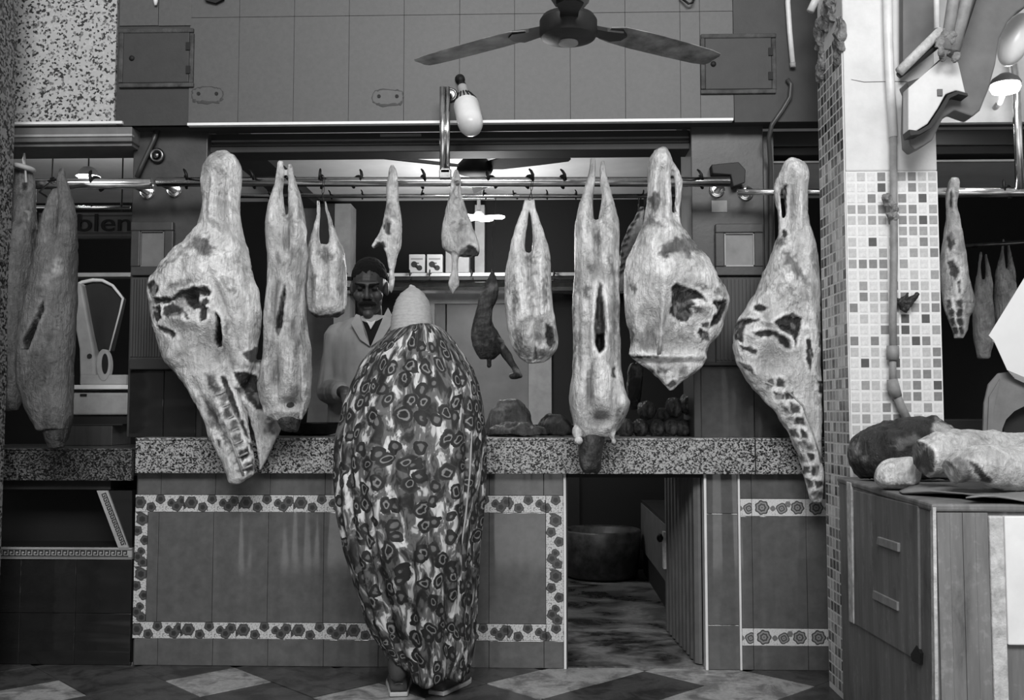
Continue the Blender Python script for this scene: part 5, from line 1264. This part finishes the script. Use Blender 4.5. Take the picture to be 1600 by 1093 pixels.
obj('inner_wall', B().prism(pzY([(1566, 730), (1570, 650), (1600, 620), (1720, 610), (1720, 730)], Yp + .12), Yp + .12, Yp + .126), 'charcoal', t)

# stall counter behind the column
t = thing('stall_table', 'dim dark table inside the stall behind the mosaic column', 'table', P(1530, 720, 4.7))
tb0, tb1 = P(1440, 655, 4.45), P(1680, 655, 4.45); t.location.z = 0; ORG[t.name] = Vector(t.location)
obj('table_top', B().box((tb0.x, 4.45, tb0.z - .05), (tb1.x, 5.0, tb0.z)), 'charcoal', t, bev=.004)
obj('apron', B().box((tb0.x + .03, 4.48, tb0.z - .2), (tb1.x - .03, 4.97, tb0.z - .05)), 'charcoal', t)
for lx in (tb0.x + .05, tb1.x - .05):
    for ly in (4.5, 4.95): obj('leg', B().box((lx - .025, ly - .025, 0.006), (lx + .025, ly + .025, tb0.z - .05)), 'charcoal', t)
# ================================================================ INSIDE THE SHOP
# back door and dark doorway
t = thing('back_door', 'pale worn double door on the back wall behind the butcher', 'door', P(740, 660, YB - .06))
obj('frame', B().pbox(660, 458, 862, 474, YB - .06, YB), 'backframe', t)
obj('frame', B().pbox(826, 474, 862, 900, YB - .06, YB), 'backframe', t)
obj('frame', B().pbox(640, 474, 678, 900, YB - .06, YB), 'backframe', t)
obj('leaf', B().pbox(697, 474, 826, 900, YB - .04, YB), 'backpanel', t, bev=.004)
obj('leaf', B().pbox(678, 474, 695, 900, YB - .045, YB), 'grey', t, bev=.004)
obj('wall_inner', B().pbox(520, 318, 545, 900, YB - .2, YB), 'lightgrey', kind='structure')
obj('wall_inner', B().pbox(440, 318, 520, 900, YB - .05, YB), 'grey', kind='structure')
obj('trim_4', B().pbox(742, 320, 757, 428, YB - .1, YB), 'lightgrey', kind='structure')
obj('trim_5', B().pbox(1056, 300, 1085, 430, YB - .1, YB), 'lightgrey', kind='structure')
obj('door_2', B().pbox(862, 460, 905, 900, YB - .03, YB), 'black', kind='structure')
obj('wall_inner', B().pbox(880, 446, 1000, 458, YB - .08, YB), 'grey', kind='structure')
# shelf rail with hooks, boxes and curved steel hood
Yh = 6.35
t = thing('wall_shelf', 'narrow metal shelf along the back of the shop with small boxes on it', 'shelf', P(700, 436, Yh))
obj('board', B().pbox(538, 426, 905, 431, Yh, Yh + .25), 'lightgrey', t)
obj('lip', B().pbox(538, 431, 905, 437, Yh + .01, Yh + .03), 'black', t)
for x in (540, 598, 642, 672, 738, 770, 866):
    hook(x, 432, Yh - .005, 'small dark hook on the front edge of the back shelf', 'hooks on the back shelf', 1.0, 3.0)
def carton(x0, x1, y0, m, lab, marks):
    t = thing('carton', lab, 'box', P((x0 + x1) / 2, 426, Yh), 'cartons on the back shelf')
    obj('box', B().pbox(x0, y0, x1, 425.5, Yh + .02, Yh + .12), m, t, bev=.003)
    if marks:
        w_ = x1 - x0
        b = B()
        for (fx, fy, r) in ((.33, .56, .020), (.67, .76, .018)): b.lathe([(r, 0), (r, .003)], P(x0 + w_ * fx, y0 + 28 * fy, Yh + .018), (0, 1, 0), 14)
        b.tube([P(x0 + w_ * .33, y0 + 28 * .5, Yh + .018), P(x0 + w_ * .64, y0 + 28 * .5, Yh + .018)], .004, 4); b.tube([P(x0 + w_ * .48, y0 + 28 * .66, Yh + .018), P(x0 + w_ * .6, y0 + 28 * .74, Yh + .018)], .010, 6)
        obj('printed_mark', b, 'black', t)
        b = B(); b.pbox(x0 + 3, y0 + 6, x1 - 3, y0 + 8.5, Yh + .0185, Yh + .021); obj('printed_line', b, 'grey', t)
cardm = plain('pale card', .58, .8, var=.06)
carton(639, 663.5, 397, cardm, 'pale square carton with two printed black dots on the back shelf', True)
carton(667, 691, 397, cardm, 'pale square carton with two printed black dots on the back shelf', True)
carton(696, 733, 392, 'grey', 'greyer plain carton behind the lamb shoulder on the back shelf', False)
b = B(); ys = [(440, .0), (444, -.05), (450, -.07), (455, -.05), (458, 0)]
rings = []
for xx in (536, 905):
    rings.append([P(xx, y, 6.6) + Vector((0, dy, 0)) for y, dy in ys] + [P(xx, 458, 6.75), P(xx, 440, 6.75)])
b.loft(rings); obj('steel_hood', b, 'steel', smooth=False, label='polished curved steel strip under the back shelf, catching bright reflections', cat='hood')
# sign at the left stall
sg = thing('stall_sign', 'dark sign with black lettering behind the thin rail at the left stall', 'sign', P(160, 372, 5.2))
obj('board', B().pbox(60, 332, 206, 372, 5.2, 5.23), 'grey', sg)
for rx in (80, 190): obj('hanger_rod', B().tube([P(rx, 333, 5.215), Vector((P(rx, 333, 5.215).x, 5.215, ZC))], .004, 6), 'black', sg)
obj('rule', B().pbox(60, 336, 206, 337.5, 5.195, 5.2), 'pillar_dk', sg); obj('rule', B().pbox(60, 363, 206, 365, 5.195, 5.2), 'pillar', sg); obj('rule', B().pbox(60, 369, 206, 372, 5.195, 5.2), 'pillar', sg)
cv = bpy.data.curves.new('lettering', 'FONT'); cv.body = 'blen'; cv.size = .135; cv.extrude = .002; cv.offset = .0008
tx = bpy.data.objects.new('lettering_tmp', cv); COL.objects.link(tx)
dg = bpy.context.evaluated_depsgraph_get(); mt = bpy.data.meshes.new_from_object(tx.evaluated_get(dg)); bpy.data.objects.remove(tx)
lo = bpy.data.objects.new('lettering', mt); COL.objects.link(lo); mt.materials.clear(); mt.materials.append(M['black']); lo.parent = sg
lo.rotation_euler = (math.radians(90), 0, 0); q = P(118, 361, 5.194); lo.location = q - org(sg)
wx = max(v.co.x for v in mt.vertices); lo.scale = ((P(204, 361, 5.194).x - q.x) / wx, 1, 1)
# panel behind the scale
obj('wall_partition', B().pbox(20, 426, 206, 432, 5.6, 5.7), 'lightgrey', kind='structure')

# weighing scale with fan shaped dial
Ysx = 4.62
t = thing('weighing_scale', 'white counter scale with a fan shaped dial at the left stall', 'scale', P(155, 690, Ysx))
obj('dial', B().prism(pzY([(128, 448), (140, 441), (158, 439), (175, 446), (191, 466), (186, 490), (172, 548), (152, 548), (140, 500)], Ysx), Ysx + .01, Ysx + .05), 'charcoal', t, bev=.004)
rim = [P(118, 446, Ysx), P(128, 441, Ysx), P(145, 437.5, Ysx), P(160, 438, Ysx), P(176, 446, Ysx), P(192, 466, Ysx), P(187, 488, Ysx), P(171, 548, Ysx)]
obj('dial_rim', B().tube(rim, [.006, .009, .009, .008, .007, .006, .004, .004], 8), 'white', t, smooth=True)
obj('dial_arm', B().prism(pzY([(115, 446), (122, 441), (132, 446), (140, 490), (151, 548), (152, 596), (129, 594), (128, 546), (118, 490)], Ysx), Ysx - .03, Ysx + .05), 'lightgrey', t, bev=.01)
obj('knob', B().lathe([(.01, 0), (.012, .006), (.004, .008)], P(139, 556, Ysx - .038), (0, 1, 0), 12), 'charcoal', t)
def oval(cx, cy, rx, ry, n=24): return [(cx + rx * math.cos(2 * math.pi * k / n), cy + ry * math.sin(2 * math.pi * k / n)) for k in range(n)]
obj('oval_window', B().prism(pzY(oval(162, 570, 11, 25), Ysx - .04), Ysx - .045, Ysx - .01), 'lightgrey', t, bev=.004)
obj('oval_pane', B().prism(pzY(oval(164, 568, 5, 16), Ysx - .046), Ysx - .047, Ysx - .03), 'black', t)
obj('plinth', B().pbox(124, 585, 198, 602, Ysx - .04, Ysx + .1), 'lightgrey', t, bev=.01)
obj('tray', B().pbox(110, 601, 200, 608, Ysx - .1, Ysx + .12), 'white', t, bev=.004)
obj('base', B().pbox(112, 613, 200, 648, Ysx - .08, Ysx + .12), 'lightgrey', t, bev=.01)
obj('base_label', B().pbox(125, 615, 135, 619, Ysx - .084, Ysx - .07), 'black', t)
obj('feet', B().pbox(114, 648, 200, 662, Ysx - .06, Ysx + .1), 'black', t)
t = thing('wooden_crate', 'dim wooden box under the white scale', 'box', P(150, 698, Ysx))
obj('body', B().box((X(105, Ysx, 680), Ysx - .06, z2t), (X(184, Ysx, 680), Ysx + .15, Zz(662, Ysx))), 'reed', t, bev=.004)
obj('lid', B().box((X(104, Ysx, 680), Ysx - .065, Zz(664, Ysx)), (X(200, Ysx, 680), Ysx + .15, Zz(662, Ysx))), 'charcoal', t)

# ---- things on the worktop
Yk = 4.55
def roast(x, y, r, Y, lab='rolled dark cut of meat piled on the worktop by the grey pillar'):
    b = B(); c = P(x, y, Y)
    r *= 1.22; b.ell(c, (r, .06, r * 1.12)); 
    if y < 655: lab = 'rolled dark cut of meat resting on top of the pile by the grey pillar'
    tn = [([(x - 1.2, y - 10), (x + 1.2, y - 10), (x + 1.5, y + 10), (x - 1.5, y + 10)], .02, .01), ([(x + 3, y - 8), (x + 8, y - 2), (x + 7, y + 7), (x + 4, y + 4)], .16, 0), ([(x - 8, y - 4), (x - 4, y - 8), (x - 5, y + 6)], .12, 0)]
    o = meatmesh('rolled_roast', b, tn, .07, .004, .004, None, var=.5, nscale=1.6, label=lab, cat='meat', group='rolled cuts piled on the worktop')
rr = .030
for (x, y, r, Y) in ((978, 669, .034, Yk), (1000, 668, .034, Yk + .02), (1027, 669, .032, Yk), (1047, 668, .032, Yk), (1067, 669, .032, Yk), (1087, 668, .033, Yk), (1010, 641, .036, Yk + .03), (1053, 637, .036, Yk + .03), (1074, 632, .034, Yk + .02), (1036, 650, .03, Yk + .05)):
    o = roast(x, y, r, Y)
    
b = B(); b.tube([P(995, 568, 4.72), P(996, 440, 4.73), P(998, 302, 4.75)], .008, 6); px_loft(b, [(566, 985, 1004, .02), (580, 980, 1006, .03), (600, 978, 1004, .04), (620, 980, 1002, .04), (640, 984, 1000, .03)], 4.7)
meatmesh('offal_piece', b, [([(986, 570), (1000, 572), (1004, 590), (992, 592)], .14, 0)], .03, .006, .004, None, label='dark piece of offal hanging behind the pale carcass near the rolled cuts', cat='meat')
for (x0, x1, y0, y1, base, lab) in ((757, 836, 630, 684, .12, 'grey lump of meat on the worktop beside the printed gown'), (836, 900, 652, 684, .05, 'dark flat cut of meat on the worktop beside the pale carcass'), (760, 860, 664, 684, .06, 'thin dark strips of meat along the worktop edge below the grey lump')):
    Yq = Yk + .06 if y0 < 640 else (Yk - .1 if y0 > 660 else Yk)
    b = B(); h = y1 - y0
    px_loft(b, [(y0, x0 + (x1 - x0) * .3, x1 - (x1 - x0) * .35, .02), (y0 + h * .35, x0 + 8, x1 - 10, .06), (y0 + h * .7, x0 + 2, x1 - 3, .08), (y1, x0 + 3, x1 - 3, .07)], Yq)
    tn = [([(x0 + 10, y0 + 8), (x0 + 40, y0 + 2), (x0 + 46, y0 + 12), (x0 + 14, y0 + 15)], .3 if y0 < 640 else .12, 0)]
    o = meatmesh('meat_cut', b, tn, base, .006, .007, None, var=.6, label=lab, cat='meat')
    zmin = min(v.co.z for v in o.data.vertices); o.location.z = zt + .001 - zmin
t = thing('scale_pan', 'dark wide pan on the worktop between the carcass and the printed gown', 'pan', P(492, 684, 4.6))
cP = P(492, 676, 4.6)
obj('bowl', B().lathe([(.05, 0), (.10, .012), (.14, .055), (.145, .06), (.137, .056), (.095, .02), (.002, .014)], (cP.x, 4.62, zt + .001), n=30), 'iron', t, smooth=True)
obj('cutting_block', B().box((X(735, 4.75, 680), 4.74, zt), (X(905, 4.75, 680), 4.84, zt + .05)), 'black', bev=.004, label='low dark board at the back of the worktop near the cuts of meat', cat='board')
obj('dim_pail', B().lathe([(.05, 0), (.07, .01), (.08, .12), (.084, .13), (.07, .125), (.06, .03)], (X(455, 4.72, 600), 4.72, zt), n=20), 'black', smooth=True, label='black pail behind the small carcass on the worktop', cat='pail')
# ================================================================ PEOPLE
def rotz(p, a, c):
    s_, co_ = math.sin(a), math.cos(a); x, y = p[0] - c[0], p[1] - c[1]
    return Vector((c[0] + co_ * x - s_ * y, c[1] + s_ * x + co_ * y, p[2]))
def head_prims(b, T):
    def e(c, r): b.ell(T(c), [r[0] * HS, r[1] * HS, r[2] * HS])
    def l(p, q, r0, r1): limb(b, T(p), T(q), r0 * HS, r1 * HS)
    e((0, .012, .03), (.075, .094, .098)); e((0, -.016, -.045), (.058, .072, .072)); e((0, -.07, -.098), (.024, .022, .02))
    l((0, -.092, .025), (0, -.106, -.018), .008, .014); e((-.014, -.094, -.024), (.010, .010, .008)); e((.014, -.094, -.024), (.010, .010, .008))
    l((-.04, -.080, .036), (.04, -.080, .036), .012, .012)
    for s in (-1, 1):
        e((s * .077, .014, .002), (.010, .022, .033)); e((s * .04, -.058, -.02), (.026, .026, .026)); e((s * .032, -.072, .014), (.014, .014, .011))
    l((-.018, -.082, -.060), (.018, -.082, -.060), .006, .006); l((-.014, -.082, -.069), (.014, -.082, -.069), .007, .007)
    l((0, .02, -.08), (0, .03, -.17), .052, .056)
def hand_prims(b, wrist, d, up, side, curl=.5):
    """palm, four bent fingers and a thumb; d: pointing direction, up: back of the hand, side: thumb side"""
    w = Vector(wrist); d = Vector(d).normalized(); side = Vector(side).normalized(); up = Vector(up).normalized()
    for s in (-.026, -.009, .009, .026): limb(b, w + side * s * .6, w + d * .085 + side * s, .014, .012)
    for s, L_ in ((.028, .072), (.010, .082), (-.009, .077), (-.027, .060)):
        p0 = w + d * .088 + side * s; p1 = p0 + d * L_ * .45 - up * L_ * .12 * curl * 2; p2 = p1 + d * L_ * .25 - up * L_ * .32 * curl * 2; p3 = p2 + d * L_ * .05 - up * L_ * .28 * curl * 2
        limb(b, p0, p1, .0095, .009); limb(b, p1, p2, .009, .0085); limb(b, p2, p3, .0085, .0075)
    p0 = w + d * .03 + side * .028; p1 = p0 + d * .035 + side * .022 - up * .01; p2 = p1 + d * .03 + side * .002 - up * .012
    limb(b, p0, p1, .013, .011); limb(b, p1, p2, .011, .009)

# ---- butcher behind the counter
YBt = 5.02
root = thing('person', 'butcher in a white coat and dark pullover standing behind the counter, looking down', 'person', (X(580, YBt), YBt, 0))
HS = 1.14
hc = P(577, 452, YBt - .04)
def Tb(p):
    p = Vector((p[0] * HS, p[1] * HS, p[2] * HS)); p.rotate(Euler((math.radians(15), 0, math.radians(4)))); return hc + p
b = B(); head_prims(b, Tb)
sh_z = hc.z - .215
sx = hc.x + .03
b.tube([(sx, YBt + .02, .05), (sx, YBt + .02, .5), (sx, YBt + .01, .95), (sx, YBt + .01, sh_z - .15), (sx, YBt + .01, sh_z), (sx, YBt, sh_z + .05)], [.10, .13, .15, .15, .10, .06], 16)
limb(b, (sx - .09, YBt + .02, .9), (sx - .1, YBt + .02, .05), .085, .05); limb(b, (sx + .09, YBt + .02, .9), (sx + .1, YBt + .02, .05), .085, .05)
shl = Vector((sx - .19, YBt, sh_z - .02)); shr = Vector((sx + .19, YBt, sh_z - .02))
ell_ = Vector((X(512, 4.95, 600) - .0, 4.98, sh_z - .30)); wr = P(540, 612, 4.66)
elr = Vector((sx + .25, 4.98, sh_z - .30)); wrr = Vector((sx + .10, 4.66, zt + .13))
for s0, e0, w0 in ((shl, ell_, wr), (shr, elr, wrr)):
    limb(b, s0, e0, .052, .042); limb(b, e0, w0, .042, .028)
hand_prims(b, wr, (.35, -.5, -.65), (-.2, -.6, .6), (1, .2, .1), .55)
hand_prims(b, wrr, (-.4, -.5, -.55), (.2, -.6, .6), (-1, .2, .1), .55)
co, no, fs = remesh(b, .0048, 3)
body = raw('body', co, fs, 'skin', None, root, True)
# coat
b = B()
px_loft(b, [(494, 556, 604, .07), (503, 538, 622, .09), (516, 524, 640, .115), (535, 514, 650, .13), (565, 512, 652, .14), (600, 514, 652, .145), (650, 512, 654, .15), (720, 508, 658, .16), (860, 505, 662, .16)], YBt)
limb(b, shl, ell_, .078, .066); limb(b, ell_, ell_.lerp(wr, .72), .066, .05); limb(b, shr, elr, .078, .066); limb(b, elr, elr.lerp(wrr, .72), .066, .05)
co, no, fs = remesh(b, .006, 5)
nz = fbm(co * np.array([16, 16, 5]), 3); co += no * (nz * .006)[:, None]
coat = raw('coat', co, fs, ['coat', 'shirt'], None, root, True)
# V of the pullover and collar, laid on the coat front
zf = YBt - .135
def onfront(pts, dy): return [P(x, y, zf - dy) for x, y in pts]
def patch(name, pts, m, th, par, dys):
    v0 = [P(x, y, zf + d) for (x, y), d in zip(pts, dys)]; n = len(v0)
    bb = B(); bb.add(v0 + [v + Vector((0, th, 0)) for v in v0], [tuple(range(n - 1, -1, -1)), tuple(range(n, 2 * n))] + [(i, (i + 1) % n, (i + 1) % n + n, i + n) for i in range(n)])
    return obj(name, bb, m, par)
patch('pullover', [(564, 500), (580, 506), (598, 496), (589, 518), (578, 540), (571, 522)], 'shirt', .02, root, [.035, .02, .035, .0, -.012, -.0])
patch('inner_collar', [(572, 500), (580, 503), (588, 499), (582, 509), (579, 514), (577, 509)], 'white', .012, root, [.012, .008, .012, -.004, -.006, -.004])
for q in ([(556, 490), (562, 492), (572, 518), (578, 541), (562, 530), (548, 505)], [(606, 480), (600, 492), (590, 516), (579, 541), (598, 528), (616, 500)]):
    bb = B(); pts = [P(x, y, zf - .012 + (.05 if y < 500 else (.01 if y < 520 else 0))) for x, y in q]
    n = len(pts); bb.add(pts + [v + Vector((0, .012, 0)) for v in pts], [tuple(range(n)), tuple(range(2 * n - 1, n - 1, -1))] + [(i, i + n, (i + 1) % n + n, (i + 1) % n) for i in range(n)])
    o = obj('lapel', bb, 'coat', root, bev=.002); bmx = bmesh.new(); bmx.from_mesh(o.data); bmesh.ops.recalc_face_normals(bmx, faces=bmx.faces); bmx.to_mesh(o.data); bmx.free()
# hair, moustache, brows, eyes
b = B(); c0 = Tb((0, .022, .048)); b.ell(c0, (.080 * HS, .092 * HS, .094 * HS), (math.radians(-14), 0, 0), 24, 16)
co, no, fs = remesh(b, .005, 1); co += no * (fbm(co * 60) * .003)[:, None]
lc = co - np.array(hc); keep = (lc[:, 2] > .045 * HS + .0) | (lc[:, 1] > .015)
keep &= lc[:, 2] > -.07
fs2 = [f for f in fs if all(keep[i] for i in f)]
o = raw('hair', co, fs2, 'hair', None, root, True); so_ = o.modifiers.new('s', 'SOLIDIFY'); so_.thickness = .004
b = B(); limb(b, Tb((-.034, -.088, -.052)), Tb((0, -.102, -.043)), .008, .012); limb(b, Tb((0, -.102, -.043)), Tb((.034, -.088, -.052)), .012, .008)
obj('moustache', b, 'hair', root, smooth=True)
for s in (-1, 1):
    b = B(); limb(b, Tb((s * .014, -.095, .032)), Tb((s * .05, -.084, .037)), .007, .005); obj('eyebrow', b, 'hair', root, smooth=True)
    b = B().ell(Tb((s * .032, -.083, .013)), (.013, .006, .005)); obj('eye', b, 'black', root, smooth=True)

# ---- customer in a printed gown, seen from behind
YCu = 3.80
root = thing('person', 'customer in a long flower printed gown and pale cap, leaning over the counter', 'person', (X(640, YCu), YCu + .02, 0))
cl_ = lambda y, *a: a
def cus(px, py, dy): return P(px, py, YCu + dy)
hc = cus(644, 511, .215)
def Tc(p):
    p = Vector(p) * HS; p.rotate(Euler((math.radians(24), 0, math.radians(180)))); return hc + p
HS = .90
b = B(); head_prims(b, Tc)
tz = cus(640, 560, .13)
b.tube([cus(645, 800, -.0), cus(643, 740, .01), cus(642, 660, .04), cus(642, 600, .09), cus(643, 560, .13), cus(644, 530, .16), cus(644, 515, .18)], [.15, .155, .14, .15, .13, .075, .055], 16)
for s in (-1, 1):
    fx = 622 if s < 0 else 682
    hip = cus(645 + s * 26, 780, .0); kn = cus(645 + s * 30, 920, .02); an = cus(fx, 1050, .0)
    limb(b, hip, kn, .085, .055); limb(b, kn, an, .052, .036)
    shd = cus(645 + s * 66, 575, .11); elb = cus(645 + s * 78, 670, .20); wrs = cus(645 + s * 30, 690, .27)
    limb(b, shd, elb, .05, .042); limb(b, elb, wrs, .04, .028)
    hand_prims(b, wrs, (-s * .5, .4, .1), (0, .3, 1), (-s * .2, 1, .2), .4)
co, no, fs = remesh(b, .006, 3)
raw('body', co, fs, 'skin', None, root, True)
# gown
rows = [(509, 632, 680, .075, .185), (514, 621, 690, .10, .18), (525, 604, 702, .13, .17), (540, 589, 713, .155, .155), (560, 572, 726, .18, .14), (580, 560, 738, .195, .12), (605, 549, 746, .205, .10), (640, 537, 752, .215, .07), (690, 526, 756, .22, .04), (740, 525, 755, .22, .02),
        (790, 529, 751, .215, .01), (850, 540, 746, .205, .0), (900, 553, 743, .185, .01), (950, 568, 740, .16, .03), (1000, 584, 737, .135, .045), (1030, 598, 733, .12, .055), (1052, 606, 728, .11, .06)]
rr_ = interp_rows(rows, 5.5); NA = 220; vs = []; uvs = []
nr = len(rr_)
for k, (y, xl_, xr2, d, off) in enumerate(rr_):
    c = cus((xl_ + xr2) / 2, y, off); a = (cus(xr2, y, off).x - cus(xl_, y, off).x) / 2; h = k / (nr - 1)
    # the hem rises to the left, where the lower leg shows
    for i in range(NA):
        t_ = 2 * math.pi * i / NA; ct_, st_ = math.cos(t_), math.sin(t_); e_ = 2.2
        am = .004 + .016 * min(1, h * 1.6)
        fold = am * (math.sin(7 * t_ + 1.3 * math.sin(h * 5) + .8) + .6 * math.sin(13 * t_ - 2.2 * h + 2 * math.sin(3 * h)) + .45 * math.sin(23 * t_ + 4 * h)) * .62
        # deep creases seen on the back
        for (tc, hh0, hh1, dp, wd) in ((-1.95, .45, .95, .035, .05), (-1.62, .0, .30, .018, .05), (-1.1 - .55 * h, .55, 1., .03, .045), (-1.75 + .25 * h, .3, .62, .022, .04), (-.62, .12, .75, .03, .035), (-2.35, .35, .9, .03, .045)):
            if hh0 < h < hh1: fold -= dp * math.exp(-((t_ - 2 * math.pi - tc if t_ > math.pi else t_ - tc) / wd) ** 2) * math.sin(math.pi * (h - hh0) / (hh1 - hh0)) ** .5
        X_ = c.x + (a + fold * abs(ct_) * .7 - .004) * math.copysign(abs(ct_) ** (2 / e_), ct_); Y_ = c.y + (d + fold) * math.copysign(abs(st_) ** (2 / e_), st_)
        Z_ = c.z
        if h > .86:
            lift = (h - .86) / .14; left = max(0, -(X_ - c.x) / a)
            Z_ += lift * (.075 * left - .01 * (1 - left) + .012 * math.sin(5 * t_))
        vs.append((X_, Y_, Z_)); uvs.append((i / NA * 2 * 3.1416 * .24, h * 1.42))
fs = []; 
for k in range(nr - 1):
    for i in range(NA):
        j = (i + 1) % NA; fs.append((k * NA + i, (k + 1) * NA + i, (k + 1) * NA + j, k * NA + j))
g = raw('gown', vs, fs, 'gown', None, root, True)
uvl = g.data.uv_layers.new(name='UVMap'); lv = np.empty(len(g.data.loops), int); g.data.loops.foreach_get('vertex_index', lv)
ua = np.array(uvs)[lv]
nl = np.arange(len(lv)); wrap = (lv % NA == 0) & (np.isin(nl % 4, [2, 3])); ua[wrap, 0] = 2 * 3.1416 * .24
uvl.data.foreach_set('uv', ua.ravel())
so_ = g.modifiers.new('s', 'SOLIDIFY'); so_.thickness = .005; so_.offset = 1
# seam piping down the right side of the back
b = B(); pts = []
for (x, y) in ((722, 545), (732, 570), (735, 600), (736, 680), (734, 740), (729, 800), (722, 850), (714, 878)):
    px_, py_ = proj(np.array(vs)); fr = (np.array(vs)[:, 1] < YCu + .1)
    q = np.where(fr, (px_ - x) ** 2 + (py_ - y) ** 2, 1e9).argmin(); pts.append(Vector(vs[q]) + Vector((0, -.006, 0)))
b.tube(pts, .0035, 6); obj('piping', b, 'lightgrey', root, smooth=True)
# cap: wound band with a peak
b = B()
crow = [(448, 640, 648, .012, .235), (452, 634, 656, .03, .232), (460, 625, 664, .06, .228), (470, 619, 670, .082, .222), (482, 615, 673, .096, .214), (496, 612, 675, .102, .205), (508, 611, 676, .104, .198), (518, 610, 677, .104, .194)]
rings = []
for k, (y, xl_, xr2, d, off) in enumerate(interp_rows(crow, 1.5)):
    c = cus((xl_ + xr2) / 2, y, off); a = (cus(xr2, y, off).x - cus(xl_, y, off).x) / 2
    w_ = .0007 * math.sin(k * 1.9)
    rings.append(ring_sec(c.x, c.y, c.z, a + w_, d + w_, 48, 2.1))
b.loft(rings); bd = b.f.pop(); b.m.pop()
b.ell(cus(644, 450, .235), (.016, .016, .012)); b.ell(cus(642, 447, .235), (.008, .008, .007))
obj('cap', b, 'cap', root, smooth=True)
# shoes
for (x, y, rzv) in ((623, 1088, 8), (682, 1086, -22)):
    f0 = PF(x, y); f0.z = 0; a = math.radians(rzv)
    def SH(p): q = Vector(p); q.rotate(Euler((0, 0, a))); return f0 + q
    b = B()
    prof = [(-.005, .030, .075), (.02, .034, .095), (.06, .036, .085), (.11, .040, .062), (.16, .046, .05), (.20, .044, .042), (.235, .03, .03)]
    rings = []
    for (yy, hw, hh) in prof:
        rings.append([SH((hw * math.cos(t_), yy, .022 + max(0, math.sin(t_)) * hh)) for t_ in [math.pi * k / 11 for k in range(12)]])
    b.loft(rings); o = obj('shoe', b, 'shoe', root, smooth=True)
    b = B(); pts = [SH((hw * s * 1.12, yy, 0)) for s, lst in ((1, prof), (-1, prof[::-1])) for (yy, hw, hh) in lst]
    b.foot([(p.x, p.y) for p in pts], .0015, .018); obj('sole', b, 'sole', o, bev=.004)
    for k in range(4):
        zz_ = .05 + k * .016
        b = B().tube([SH((-.014, -.004 + .0 * k - .004, zz_)), SH((0, -.010, zz_ + .004)), SH((.014, -.008, zz_))], .0022, 5); obj('lace', b, 'lightgrey', o)
